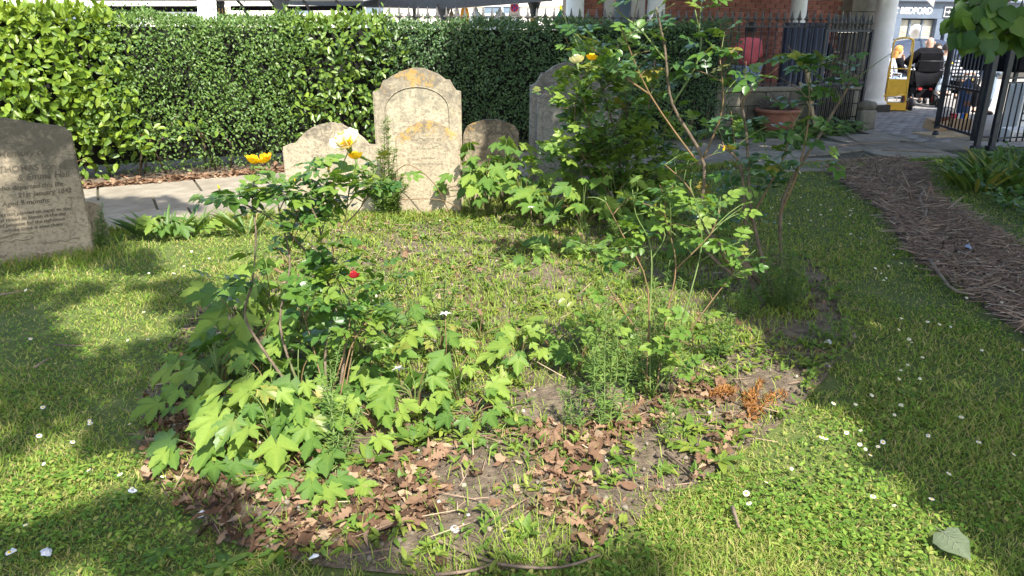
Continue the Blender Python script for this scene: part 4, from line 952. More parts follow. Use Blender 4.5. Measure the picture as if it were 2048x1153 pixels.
# ------------------------------------------------------------------ bulb clumps
def bulbs(px, py, n, ln, label, spread=.25, mat=m_strap, wide=1.0, name='bulb_clump'):
    b = G(px, py); t = thing(name, label, 'plant', (b.x, b.y, 0))
    for k in range(n):
        a = R.random() * 2 * PI; r0 = spread * math.sqrt(R.random()) * .8
        L = ln * R.uniform(.6, 1.1); Y = (math.cos(a) * .75, math.sin(a) * .6 - .1, 1.0); Z = (-math.cos(a), -math.sin(a), .8)
        M = basis([Y], [Z], L)[0]; M[:, 0] *= wide * R.uniform(.8, 1.2)
        o = obj('leaf', leaf_data(T_STRAP, mat), t); o.matrix_basis = m4(M, (math.cos(a) * r0, math.sin(a) * r0 * .5, 0))
bulbs(335, 472, 46, .26, 'clump of strap leaves on the lawn edge beside the path', .3, wide=1.5)
bulbs(400, 462, 26, .2, 'smaller strap-leaf clump right beside it, yellowing', .22, wide=1.5)
bulbs(495, 470, 24, .33, 'upright strap leaves behind the left arm of the yellow rose', .12, wide=1.2)
lobed_plant(330, 474, .2, .2, 7, .13, 'small lobed plant inside the strap-leaf clump by the path', group='lobed-leaf plants by the path')
lobed_plant(400, 466, .12, .22, 7, .11, 'low lobed plant right of the strap leaves by the path', group='lobed-leaf plants by the path')
for i, (px, py) in enumerate([(1965, 385), (2010, 372), (2045, 385), (1985, 350), (2030, 345), (2080, 360), (1930, 372)]):
    bulbs(px, py, 34, .36, ['strap-leaf clump at the front of the right border', 'strap-leaf clump under the right railing', 'strap-leaf clump at the right picture edge', 'strap-leaf clump by the gate post', 'dark strap-leaf clump behind the border front', 'outermost strap-leaf clump of the right border', 'leftmost strap-leaf clump of the right border'][i], .3, wide=1.9)
# low ivy-like cover in the right border and by the gate wall
def cover(name, poly, n, size, mat, label, zr=(.02, .14), tmpl=T_ROUND):
    xs = [p[0] for p in poly]; ys = [p[1] for p in poly]; X = rng.uniform(min(xs), max(xs), n); Y = rng.uniform(min(ys), max(ys), n); k = inside(poly, X, Y); X, Y = X[k], Y[k]; N = len(X)
    hz = .5 + .8 * vnoise(X, Y, 2.5, 4.4); Z = zr[0] + (zr[1] - zr[0]) * np.clip(hz, 0, 1) * rng.random(N)
    M = basis(rng.normal(size=(N, 3)) * (1, 1, .3), np.array([0, -.3, 1.]) + rng.normal(0, .3, (N, 3)), rng.uniform(.6, 1.3, N) * size)
    V, T, tt = scatter(tmpl, M, np.stack([X, Y, Z], 1)); return tag(obj(name, mesh_np(name, V, T, mat, tt)), label, 'ground cover', kind='stuff')
cover('border_plants', gp((1880, 345), (1960, 400), (2060, 450), (2200, 470), (2200, 300), (2000, 300), (1920, 318)), 9000, .055, m_privet, 'dark green low plants filling the border at the right', (.02, .22))
cover('wall_foot_plants', gp((1440, 285), (1700, 275), (1735, 262), (1700, 250), (1440, 255)), 2600, .09, m_privet, 'low green plants along the foot of the gate wall', (.02, .3))
cover('moss_edge', gp((1560, 338), (1700, 345), (1760, 330), (1900, 325), (1900, 315), (1720, 318), (1660, 328), (1560, 330)), 5000, .03, m_clover, 'mossy green fringe where paving meets the bark', (.01, .05))

# ------------------------------------------------------------------ litter, weeds, daisies, twigs
def poly_pts(poly, n):
    xs = [p[0] for p in poly]; ys = [p[1] for p in poly]; X = rng.uniform(min(xs), max(xs), n * 3); Y = rng.uniform(min(ys), max(ys), n * 3); k = inside(poly, X, Y); return X[k][:n], Y[k][:n]
SOILP = gp((860, 940), (900, 1060), (1050, 1070), (1100, 1000), (1060, 930), (950, 900))
X, Y = poly_pts(LITTER, 4600); k = (vnoise(X, Y, 3.0, 2.0) > np.where(X < -.2, -.2, .1)) & ~(inside(SOILP, X, Y) & (rng.random(len(X)) < .9)); X, Y = X[k], Y[k]
X2, Y2_ = poly_pts(BED, 3000); k = (vnoise(X2, Y2_, 1.8, 8.0) > .08); X2, Y2_ = X2[k], Y2_[k]
X = np.concatenate([X, X2]); Y = np.concatenate([Y, Y2_]); n = len(X)
M = basis(rng.normal(size=(n, 3)) * (1, 1, .25), np.array([0, -.1, 1.]) + rng.normal(0, .38, (n, 3)), rng.uniform(.02, .068, n)); M[:, :, 0] *= rng.uniform(.5, 1.15, (n, 1)); M[:, :, 2] *= rng.uniform(.15, 2.6, (n, 1))
Z = rng.uniform(.016, .042, n); TL = [T_OAK, T_OAK] + T_SCRAPS; kind_ = rng.integers(0, len(TL), n)
pick = np.argsort(Y + rng.random(n) * 1.0)[:220]; msk = np.ones(n, bool); msk[pick] = False
prt = []
for k in range(len(TL)):
    mk = msk & (kind_ == k)
    if mk.any(): prt.append(scatter(TL[k], M[mk], np.stack([X, Y, Z], 1)[mk]))
V, T, tt = merge(prt)
tag(obj('leaf_litter', mesh_np('leaf_litter', V, T, m_dead, tt)), 'brown dead oak leaves covering the front of the bed', 'leaf litter', kind='stuff')
mes = [mesh_np('fallen_leaf', t_[0], t_[1], m_dead, np.zeros(len(t_[0]))) for t_ in TL]
for i in pick:
    b = kind_[i]; o = obj('fallen_leaf', mes[b]); o.matrix_basis = m4(M[i] * 1.1, (X[i], Y[i], Z[i] + .01))
    tag(o, ('lobed dry brown oak leaf' if b < 2 else 'torn brown scrap of dead leaf' if b < 6 else 'narrow curled dead leaf') + (' at the front left of the bed' if X[i] < -.35 else ' beside the bare soil at the front of the bed' if X[i] < .3 else ' at the front right of the bed'), 'leaf', 'fallen leaves at the front of the bed')
# fine stalks and bits of stem lying over the bed
n = 900; X3, Y3_ = poly_pts(BED, n); n = len(X3); V0 = np.array([(-.5, 0, 0), (.5, 0, 0), (.4, 1, .01), (-.4, 1, .01), (0, 0, .8), (0, 1, .7)]); T0 = np.array([(0, 1, 4), (0, 4, 5), (0, 5, 3), (1, 2, 5), (1, 5, 4), (3, 5, 2)])
M3 = basis(rng.normal(size=(n, 3)) * (1, 1, .12), np.array([0, 0, 1.]) + rng.normal(0, .2, (n, 3)), 1.0); M3[:, :, 0] *= .0035; M3[:, :, 2] *= .0035; M3[:, :, 1] *= rng.uniform(.03, .16, (n, 1))
V, T, tt = scatter((V0, T0), M3, np.stack([X3, Y3_, rng.uniform(.02, .05, n)], 1)); tag(obj('stalk_litter', mesh_np('stalk_litter', V, T, m_chips, tt)), 'fine dry stalks and stem bits strewn over the bed', 'stalks', kind='stuff')
def rosette(px, py, n, ln, mat, up, tm=T_WEED, label='', group=None, z=.01, name='weed'):
    b = G(px, py); t = thing(name, label, 'weed', (b.x, b.y, z), 0, group)
    for k in range(n):
        a = 2 * PI * k / n + R.uniform(-.3, .3); M = basis([(math.cos(a), math.sin(a), up * R.uniform(.6, 1.4))], [(-.3 * math.cos(a), -.3 * math.sin(a), 1)], ln * R.uniform(.7, 1.15))[0]
        o = obj('leaf', leaf_data(tm, mat), t); o.matrix_basis = m4(M, (0, 0, .005))
W = [(740, 935, 9, .1, .9), (830, 900, 10, .12, 1.2), (860, 880, 9, .1, 1.0), (820, 960, 10, .08, .7), (1180, 960, 9, .09, .25), (1130, 1020, 9, .07, .2), (1390, 905, 10, .1, .4), (1470, 880, 9, .09, .6), (1380, 870, 9, .09, .5), (1260, 990, 9, .06, .2), (1440, 930, 8, .09, .4),
     (700, 1100, 8, .07, .2), (870, 1110, 9, .07, .3), (800, 1045, 10, .05, .5), (1050, 1080, 12, .07, 1.2), (960, 985, 9, .05, .2), (1240, 930, 9, .06, .3), (1100, 980, 9, .06, .2), (900, 1010, 7, .03, .2), (1330, 945, 9, .06, .3), (560, 1110, 9, .07, .2), (450, 1140, 8, .08, .2), (250, 1000, 9, .06, .15), (150, 950, 9, .06, .15), (320, 1120, 8, .06, .15), (1640, 1010, 8, .07, .2), (1810, 790, 8, .07, .2), (1600, 700, 9, .08, .5), (1440, 720, 9, .1, 1.4), (1620, 740, 9, .08, .5), (1010, 780, 10, .1, 1.5), (905, 640, 9, .08, .7), (690, 480, 8, .08, .6), (1080, 620, 9, .08, .8), (1180, 600, 9, .08, .8)]
for a in W: rosette(*a[:3], a[3], m_weed, a[4], label='small green rosette weed with pointed leaves ' + ('in the left lawn' if a[0] < 480 else 'on the litter at the front of the bed' if a[1] > 930 and a[0] < 1300 else 'among the budding rose and right rim' if a[0] > 1150 else 'in the middle of the bed'), group='rosette weeds in the bed and lawn')
# yellow-green stonecrop seedlings, too small to count
X, Y = poly_pts(BED, 3600); k = (vnoise(X, Y, 2.6, 14.0) > -0.18) & ~((inside(SOILP, X, Y) & (rng.random(len(X)) < .8)) | (inside(LITTER, X, Y) & (rng.random(len(X)) < .45))); X, Y = X[k], Y[k]; N = len(X)
rep = 7; Xr = np.repeat(X, rep) + rng.normal(0, .008, N * rep); Yr = np.repeat(Y, rep) + rng.normal(0, .008, N * rep); n = N * rep
M = basis(rng.normal(size=(n, 3)) * (1, 1, .4) + (0, 0, .5), np.array([0, 0, 1.]) + rng.normal(0, .2, (n, 3)), rng.uniform(.02, .05, n))
V, T, tt = scatter(T_WEED, M, np.stack([Xr, Yr, rng.uniform(.015, .05, n)], 1), np.repeat(rng.random(N), rep))
tag(obj('seedlings', mesh_np('seedlings', V, T, m_weed, tt)), 'tiny pale green seedlings sprinkled over the bed', 'ground cover', kind='stuff')
# crumbs of soil and grit
X, Y = poly_pts(BED, 16000); n = len(X); V0, T0 = lathe_np([(0, -.5), (.4, -.3), (.5, .1), (.25, .45), (0, .5)], 5)
M = basis(rand_dirs(n), rand_dirs(n), rng.random(n) ** 3 * .02 + .004); V, T, tt = scatter((V0, T0), M, np.stack([X, Y, rng.uniform(.012, .03, n)], 1))
m_grit = leaf_mat('soil_grit', [(0, (.04, .03, .022)), (.8, (.11, .085, .065)), (.97, (.22, .19, .15)), (1, (.5, .46, .4))], .9, 0, .2)
tag(obj('soil_crumbs', mesh_np('soil_crumbs', V, T, m_grit, tt)), 'crumbs of earth and grit scattered on the bed', 'grit', kind='stuff')
# daisies
DA = [(1708, 828), (1918, 855), (1648, 898), (1690, 887), (1716, 910), (1727, 920), (1737, 932), (1718, 882), (1762, 905), (1752, 915), (1742, 1016), (1784, 1035), (1530, 987), (1580, 960), (1495, 1030), (1858, 1022), (1640, 895), (1785, 850), (1800, 832), (1798, 830), (1852, 892), (1952, 906), (2022, 930), (1892, 970), (1798, 758), (1812, 748), (1842, 732), (1836, 776), (1795, 776), (1852, 660), (1876, 664), (1898, 670), (1800, 652), (1820, 702), (1815, 695), (1960, 718), (2038, 680), (2042, 717), (1795, 675), (1490, 1010), (1664, 826), (1740, 810),
      (65, 694), (138, 690), (258, 697), (90, 835), (183, 862), (185, 868), (263, 868), (83, 893), (182, 962), (245, 972), (330, 975), (57, 1075), (25, 1130), (115, 745), (375, 950), (268, 1000), (298, 695), (300, 560), (370, 545), (640, 545), (385, 515), (55, 595), (150, 905), (93, 950),
      (860, 455), (880, 452), (895, 447), (920, 440), (760, 470), (1800, 540), (1775, 545), (1748, 550), (1720, 500), (1690, 445), (1640, 440), (1620, 452), (1660, 430), (1700, 480), (1720, 488), (1770, 570), (1760, 560), (1765, 575), (1785, 522), (1600, 405), (1575, 395), (1560, 410), (1600, 380), (1655, 400), (1550, 380), (1680, 505), (1575, 352), (1540, 360), (1830, 545), (2000, 620), (1930, 610), (1640, 420), (1615, 430), (1590, 385), (1480, 400), (1460, 380), (1500, 420), (1530, 440), (350, 560), (420, 530), (450, 490), (290, 640)]
for i in range(26):
    DA.append((R.uniform(1450, 1720), R.uniform(345, 470)))
me_pet = []
for s in range(2):
    parts = []
    for k in range(15):
        a = 2 * PI * k / 15; M = basis([(math.cos(a), math.sin(a), .18 + .25 * s)], [(0, 0, 1)], 1.0)[0]; M[:, 0] *= 1.2
        V = T_WEED[0] @ M.T; parts.append((V * .0125, T_WEED[1], np.zeros(len(V))))
    V, T, _ = merge(parts); me_pet.append(mesh_np('petals', V, T, m_white_petal, np.zeros(len(V))))
V, T = lathe_np([(.0055, 0), (.005, .003), (.0025, .0045), (0, .005)], 8); me_cen = mesh_np('centre', V, T, m_daisy_c)
V, T = tube_np([(0, 0, -.045), (.003, 0, -.02), (0, 0, 0)], .0009, 4); me_st = mesh_np('stem', V, T, m_stem_g)
for i, (px, py) in enumerate(DA):
    b = G(px, py); right = px > 1400
    t = thing('daisy', 'small white daisy with yellow centre in the ' + ('shaded lawn near the gate' if right and py < 600 else 'right-hand lawn' if right else 'left-hand lawn' if px < 480 else 'grass before the headstones'), 'daisy', (b.x, b.y, .045), 0,
              'daisies ' + ('near the gate' if right and py < 600 else 'on the right' if right else 'on the left' if px < 480 else 'before the headstones'), rx=R.uniform(-.1, .6), ry=R.uniform(-.4, .4))
    sc = R.uniform(.55, .92); t.scale = (sc, sc, sc)
    obj('petals', me_pet[i % 2], t); obj('centre', me_cen, t); obj('stem', me_st, t)
# twigs
TW = [([(855, 1072), (930, 1105), (1010, 1130), (1120, 1135), (1200, 1110)], .007, 'long bare twig curving across the front litter'), ([(1000, 1060), (1060, 1020), (1085, 1000)], .004, 'thin twig on the bare soil'), ([(870, 1150), (950, 1140), (1000, 1120)], .006, 'short stick at the very front of the bed'),
      ([(1465, 1015), (1478, 1055)], .008, 'short dark stick lying in the sunny lawn'), ([(0, 590), (50, 582)], .006, 'thin stick on the lawn before the dark headstone'), ([(110, 690), (165, 692)], .005, 'small stick on the left lawn'), ([(70, 735), (100, 715)], .006, 'dark short stick on the left lawn'),
      ([(1330, 905), (1370, 935), (1390, 955)], .005, 'twig under the budding rose'), ([(1468, 760), (1490, 790), (1502, 830)], .006, 'twig beside the orange dead sprig'), ([(860, 505), (900, 520), (1000, 545)], .005, 'dry stalk in the back grass'), ([(1050, 540), (1100, 560)], .005, 'dry stalk near the shade line')]
for ps, r, lab in TW:
    pts = smooth_path([G(*q, .03) for q in ps], 3); tag(tube('twig', pts, np.linspace(r, r * .5, len(pts)), m_twig, None, 6), lab, 'twig')
# big sticks on the paving and bark path
ST = [([(1850, 378), (1840, 400), (1852, 420), (1838, 445)], .018, 'crooked branch across the bark path'), ([(1755, 378), (1800, 376)], .022, 'dark split stick on the bark path'), ([(1770, 335), (1780, 350), (1795, 358)], .014, 'pale bent stick at the top of the bark path'), ([(1870, 510), (1900, 500)], .016, 'stick by the blue litter'),
      ([(1560, 290), (1640, 286)], .014, 'dark twig on the paving left of the gate'), ([(1660, 295), (1720, 288), (1780, 286)], .014, 'long thin twig on the paving before the gate'), ([(1765, 300), (1830, 303), (1880, 305)], .014, 'twig across the paving on the right'), ([(1600, 315), (1640, 312)], .012, 'short twig on the paving edge'), ([(1800, 330), (1870, 322)], .02, 'stick at the mossy paving edge'), ([(1690, 270), (1745, 300)], .01, 'thin twig beside the open gate'), ([(1800, 283), (1850, 286)], .012, 'twig in the gateway'), ([(1960, 560), (2010, 520)], .012, 'stick on the lower bark path'), ([(1860, 520), (1900, 575), (1950, 590)], .014, 'bent stick at the lawn side of the bark path')]
for ps, r, lab in ST:
    pts = smooth_path([G(*q, .04) for q in ps], 3)
    for p in pts[1:-1]: p += Vector((R.uniform(-.015, .015), R.uniform(-.03, .03), 0))
    tag(tube('stick', pts, np.linspace(r * .8, r * .45, len(pts)), m_twig, None, 6), lab, 'stick')
# bark chips
X, Y = poly_pts(BARK, 15000); n = len(X); V0 = np.array([(-.5, 0, 0), (.5, 0, 0), (.35, 1, .02), (-.35, 1, .02), (0, 0, .4), (0, 1, .35)]); T0 = np.array([(0, 1, 4), (0, 4, 5), (0, 5, 3), (1, 2, 5), (1, 5, 4), (3, 5, 2)])
M = basis(rng.normal(size=(n, 3)) * (1, .6, .12), np.array([0, 0, 1.]) + rng.normal(0, .25, (n, 3)), 1.0); wl_ = rng.uniform(.004, .013, n); M[:, :, 0] *= wl_[:, None]; M[:, :, 2] *= wl_[:, None]; M[:, :, 1] *= (rng.random(n) ** 4 * .2 + .02)[:, None]
V, T, tt = scatter((V0, T0), M, np.stack([X, Y, rng.uniform(.015, .05, n)], 1))
tag(obj('bark_chips', mesh_np('bark_chips', V, T, m_chips, tt)), 'brown bark chips and splinters on the mulch path', 'bark chips', kind='stuff')
# orange dead conifer sprigs
def sprig(px, py, ends, label):
    b = G(px, py); t = thing('dead_sprig', label, 'dead twig', (b.x, b.y, 0))
    for e in ends:
        g = G(*e) - b; pts = smooth_path([Vector((0, 0, .03)), g * .5 + Vector((0, 0, .04)), g + Vector((0, 0, .025))], 4); st = tube('stem', pts, .003, m_twig, t, 5)
        n = 130; f = rng.uniform(.1, 1, n); pa = np.array([tuple(p) for p in pts]); i = np.clip((f * 8).astype(int), 0, 7); pos = pa[i] + rng.normal(0, .006, (n, 3)); 
        V, T, tt = scatter(T_NARROW, basis(rng.normal(size=(n, 3)) + (0, 0, .6), rand_dirs(n), rng.uniform(.016, .036, n)) * np.array([1.1, 1, 1]), pos); tag(obj('needles', mesh_np('needles', V, T, m_orange, tt), st), kind='stuff')
sprig(1500, 850, [(1520, 770), (1575, 795), (1490, 800), (1545, 800), (1500, 790)], 'bright orange dead conifer sprig at the right rim of the bed')
sprig(1460, 800, [(1420, 800), (1440, 790), (1415, 810)], 'small orange dead sprig left of the larger one')
# stones, scraps, the big fallen leaf
def pebble(px, py, s, mat, lab, cat='pebble', name='pebble'):
    b = G(px, py); V, T = lathe_np([(0, -.35), (.4, -.28), (.55, 0), (.42, .25), (0, .36)], 9); V = V * s * (1 + .12 * np.sin(V[:, :1] * 90 / max(s, .01) * .02 + V[:, 1:2] * 7)); V[:, 0] *= 1.25
    o = obj(name, mesh_np(name, V, T, mat)); o.location = (b.x, b.y, .02 + s * .25); o.rotation_euler = (0, 0, R.random() * 3); tag(o, lab, cat)
m_peb = simple('pale_pebble', (.5, .47, .42), 30, rough=.85); m_peb2 = simple('brown_pebble', (.3, .17, .1), 30, rough=.7); m_scrap = simple('white_scrap', (.75, .76, .76), 20, rough=.6); m_blue = simple('blue_plastic', (.42, .5, .68), 20, rough=.35)
pebble(909, 1073, .026, m_peb, 'pale stone on the soil at the front of the bed'); pebble(1026, 1026, .016, m_peb2, 'round brown pebble on the bare soil'); pebble(936, 1042, .012, m_peb, 'tiny pale pebble on the bare soil'); pebble(1030, 983, .014, m_peb, 'small grey pebble behind the bare soil')
def scrap(px, py, s, mat, lab, seed, h=.5, cat='litter', name='litter_scrap'):
    r = random.Random(seed); V = [(0, 0, .35)]; T = []; n = 13
    for ring, f in ((0, .55), (1, 1.0)):
        for k in range(n): a_ = 2 * PI * k / n; q_ = f * r.uniform(.35, .55) * (1.3 if k % 5 == seed % 5 else 1); V.append((math.cos(a_) * q_, math.sin(a_) * q_ * .65, h * r.uniform(0, .55) * (1.3 - f)))
    for k in range(n):
        a_ = 1 + k; b_ = 1 + (k + 1) % n; T += [(0, a_, b_), (a_, a_ + n, b_ + n), (a_, b_ + n, b_)]
    V = np.array(V); Vb = V - (0, 0, .03); T = np.array(T); V2 = np.concatenate([V, Vb]) * s; T2 = np.concatenate([T, T[:, ::-1] + len(V)])
    o = obj(name, mesh_np(name, V2, T2, mat, smooth=False)); b = G(px, py); o.location = (b.x, b.y, .03); o.rotation_euler = (r.uniform(-.2, .4), r.uniform(-.2, .2), r.random() * 3); tag(o, lab, cat)
scrap(1932, 505, .11, m_blue, 'crumpled pale blue plastic scrap on the bark path', 1)
scrap(1655, 698, .07, m_scrap, 'crumpled greyish white scrap at the right rim of the bed', 2); scrap(97, 1122, .05, m_scrap, 'torn white paper scrap at the lower left', 3); scrap(268, 997, .035, m_scrap, 'white petal-like scrap on the left lawn', 4); scrap(405, 1045, .035, m_scrap, 'white scrap at the litter edge front left', 5, .9); scrap(630, 1130, .03, m_scrap, 'small pale scrap in the front grass', 6); scrap(415, 968, .03, m_scrap, 'white scrap under the front left lobed plant', 7, .9); scrap(28, 1120, .03, m_scrap, 'white scrap near the lower left corner', 8)
b = G(1915, 1115); m_biglf = leaf_mat('grey_green_leaf', [(0, (.085, .115, .065)), (1, (.12, .15, .09))], .8, .15, .2)
BM = m4(basis([(.3, -.95, -.05)], [(-.25, -.3, 1)], .105)[0], (b.x - .03, b.y + .05, .055))
t = thing('fallen_leaf', 'large grey-green fallen leaf at the lower right corner', 'leaf'); t.matrix_basis = BM
VL = T_LIME[0].copy()
for v_ in VL: v_[0] *= 1 + .12 * math.sin(v_[1] * 23); v_[2] += .05 * math.sin(v_[0] * 9 + v_[1] * 7)
obj('blade', mesh_np('blade', VL, T_LIME[1], m_biglf, T_LIME[2] * 3), t)
m_vein = simple('leaf_vein', (.2, .23, .15), 20, rough=.8)
mid_ = [Vector(VL[5 * k_ + 2]) + Vector((0, 0, .008)) for k_ in range(9)]
tube('midrib', [mid_[0] + Vector((.05, -.22, .03))] + mid_, [.014] * 4 + [.009] * 6, m_vein, t, 5)
for k_ in range(1, 6):
    for s_ in (0, 4):
        e_ = Vector(VL[5 * (k_ + 1) + s_]) * .92; c_ = Vector(VL[5 * (k_ + 1) + (1 if s_ == 0 else 3)]); tube('vein', [mid_[k_], (mid_[k_] + c_) / 2 + Vector((0, 0, .012)), c_ + Vector((0, 0, .01)), Vector(VL[5 * (k_ + 1) + s_]).lerp(c_, .15) + Vector((0, 0, .008))], [.008, .006, .005, .003], m_vein, t, 4)
# bramble strands before the short stone
for ps, lab in [([(900, 430, 6.2), (870, 370, 6.1), (820, 330, 6.15), (790, 345, 6.2)], 'thin bramble strand arching over the short worn headstone'), ([(930, 425, 6.2), (880, 400, 6.0), (800, 400, 6.0)], 'low bramble strand along the foot of the short headstone'), ([(1185, 420, 6.1), (1160, 330, 6.1), (1185, 270, 6.1)], 'bare arching stem before the front grey headstone')]:
    pts = smooth_path([P(*q) for q in ps], 4); tag(tube('bramble', pts, .004, m_stem_r, None, 5), lab, 'stem')

# ------------------------------------------------------------------ lime branch hanging into the top right corner (part of the lime tree)
lt = bpy.data.objects['lime_tree']; inv = Vector(lt.location)
BR = [[(2250, -120, 3.3), (2140, -10, 3.1), (2060, 30, 3.0), (2010, 70, 2.95)], [(2140, -30, 3.1), (2060, -35, 3.1), (2000, -30, 3.05), (1955, -30, 3.05)], [(2180, 10, 3.1), (2100, 40, 3.0), (2050, 70, 2.95)], [(2060, 30, 3.0), (2000, 45, 2.95), (1955, 75, 2.9)], [(2030, 20, 3.0), (1965, 40, 2.95), (1915, 80, 2.9)], [(2020, 0, 3.0), (1960, 10, 3.0), (1935, 40, 2.95)]]
axes = []
for i, c in enumerate(BR):
    pts = smooth_path([P(*q) - inv for q in c], 4); tube('branch', pts, np.linspace(.009, .003, len(pts)), m_bark, lt, 6); axes.append(pts)
me = mesh_np('leaf', T_LIME[0], T_LIME[1], m_lime, T_LIME[2])
for k in range(140):
    pts = axes[k % len(axes)]; f = R.uniform(.35, 1) * (len(pts) - 1); i = min(int(f), len(pts) - 2); pos = pts[i].lerp(pts[i + 1], f - i) + Vector((R.gauss(0, .03), R.gauss(0, .06), R.gauss(0, .02)))
    M = basis([(R.gauss(-.15, .5), R.gauss(-.2, .4), -.75)], [(R.gauss(0, .4), -.8, .55)], R.uniform(.05, .08))[0]
    o = obj('leaf', me, lt); o.matrix_basis = m4(M, pos)
# ------------------------------------------------------------------ beyond the churchyard
m_brick = simple('red_brick', [(0.3, (0.185, 0.07, 0.05)), (0.7, (0.31, 0.125, 0.09))], 8, 6, 0.9, 0.3, 60, vary=0.5)
m_mortar = simple('lime_mortar', (0.36, 0.27, 0.21), 12, rough=.95)
m_white = simple('white_paint', [(0.3, (0.66, 0.66, 0.63)), (0.7, (0.8, 0.8, 0.78))], 4, rough=.55)
m_cream = simple('cream_render', [(0.3, (0.68, 0.64, 0.55)), (0.7, (0.8, 0.77, 0.7))], 1.5, rough=.85)
m_blockst = simple('block_stone', [(0.3, (0.13, 0.12, 0.09)), (0.7, (0.25, 0.23, 0.18))], 6, 8, .9, .4, 40, vary=.3)
m_darkst = simple('dark_plinth', (0.06, 0.055, 0.048), 8, rough=.8, bump=.3)
m_navy = simple('navy_panel', [(0.3, (0.016, 0.02, 0.032)), (0.7, (0.03, 0.037, 0.055))], 3, rough=.5)
m_terra = simple('terracotta', [(0.3, (0.21, 0.085, 0.055)), (0.7, (0.32, 0.14, 0.09))], 6, rough=.75, bump=.15)
m_plank = simple('raw_plank', [(0.3, (0.36, 0.26, 0.15)), (0.7, (0.55, 0.42, 0.26))], 9, rough=.8)
m_sett = simple('granite_sett', [(0.3, (0.16, 0.15, 0.14)), (0.7, (0.30, 0.285, 0.27))], 10, rough=.8, vary=.4)
m_street = simple('street_paving', [(0.3, (0.30, 0.27, 0.235)), (0.7, (0.42, 0.385, 0.345))], 3, rough=.9)
m_slate = simple('slate_blue_paint', [(0.3, (0.085, 0.11, 0.15)), (0.7, (0.12, 0.15, 0.195))], 3, rough=.5)
m_glass = simple('shop_glass', [(0.35, (0.20, 0.20, 0.17)), (0.65, (0.52, 0.5, 0.42))], 1.2, rough=.12, spec=.6)  # cream patches put a reflection into the glass colour
m_yellow = simple('yellow_enamel', [(0.3, (0.55, 0.34, 0.03)), (0.7, (0.75, 0.48, 0.05))], 8, rough=.45)
m_rubber = simple('black_rubber', (0.018, 0.018, 0.02), 20, rough=.7)
m_red = simple('red_paint', (0.45, 0.035, 0.04), 10, rough=.5)
m_alu = simple('aluminium', (0.6, 0.61, 0.62), 10, rough=.35, metal=.9)
m_black = simple('black_cloth', [(0.3, (0.006, 0.006, 0.008)), (0.7, (0.013, 0.013, 0.016))], 6, rough=.95, spec=.1)
m_pink = simple('coral_shirt', [(0.3, (0.5, 0.085, 0.10)), (0.7, (0.62, 0.13, 0.15))], 8, rough=.9)
m_skin = simple('skin', (0.55, 0.33, 0.24), 20, rough=.6); m_skin_d = simple('brown_skin', (0.10, 0.055, 0.035), 20, rough=.6)
m_hair_o = simple('ginger_hair', (0.55, 0.24, 0.06), 40, rough=.6); m_hair_d = simple('dark_hair', (0.02, 0.015, 0.012), 40, rough=.7); m_hair_w = simple('white_hair', (0.7, 0.68, 0.65), 40, rough=.8)
m_denim = simple('denim', (0.25, 0.32, 0.42), 20, rough=.9); m_pale_sh = simple('pale_blue_shirt', (0.5, 0.56, 0.66), 10, rough=.9); m_cap = simple('beige_cap', (0.5, 0.4, 0.28), 20, rough=.9); m_cream_sh = simple('cream_top', (0.7, 0.66, 0.5), 12, rough=.9)
m_carp = simple('dark_car_paint', (0.035, 0.045, 0.07), 3, rough=.2, spec=.7); m_cglass = simple('car_glass', (0.14, 0.19, 0.24), 2, rough=.08, spec=.8)
m_gold = simple('gilding', (0.6, 0.42, 0.08), 10, rough=.4, metal=.5); m_signr = simple('sign_red', (0.7, 0.04, 0.06), 5, rough=.5); m_signb = simple('sign_blue', (0.03, 0.12, 0.5), 5, rough=.5)
m_green = simple('green_canvas', (0.02, 0.14, 0.085), 4, rough=.8); m_orangec = simple('orange_cloth', [(0.3, (0.75, 0.2, 0.05)), (0.7, (0.85, 0.55, 0.06))], 9, rough=.9); m_greyc = simple('pale_grey_cloth', (0.52, 0.55, 0.57), 5, rough=.9); m_lilac = simple('lilac_cloth', (0.6, 0.6, 0.75), 5, rough=.9)
m_soffit = simple('canopy_soffit', (0.42, 0.41, 0.40), 2, rough=.8); m_card = simple('cardboard', (0.42, 0.29, 0.17), 8, rough=.9)
def stripe_mat():
    m, n, l, b, o = new_mat('striped_cloth'); tc = n.new('ShaderNodeTexCoord'); sx = n.new('ShaderNodeSeparateXYZ'); l.new(tc.outputs['Object'], sx.inputs[0])
    ma = n.new('ShaderNodeMath'); ma.operation = 'MULTIPLY'; ma.inputs[1].default_value = 14; l.new(sx.outputs[2], ma.inputs[0]); fr = n.new('ShaderNodeMath'); fr.operation = 'FRACT'; l.new(ma.outputs[0], fr.inputs[0])
    r = ramp(n, [(0.45, (0.03, 0.04, 0.07)), (0.5, (0.7, 0.7, 0.72))]); l.new(fr.outputs[0], r.inputs[0]); l.new(r.outputs[0], b.inputs['Base Color']); b.inputs['Roughness'].default_value = .9; return m
m_stripe = stripe_mat()

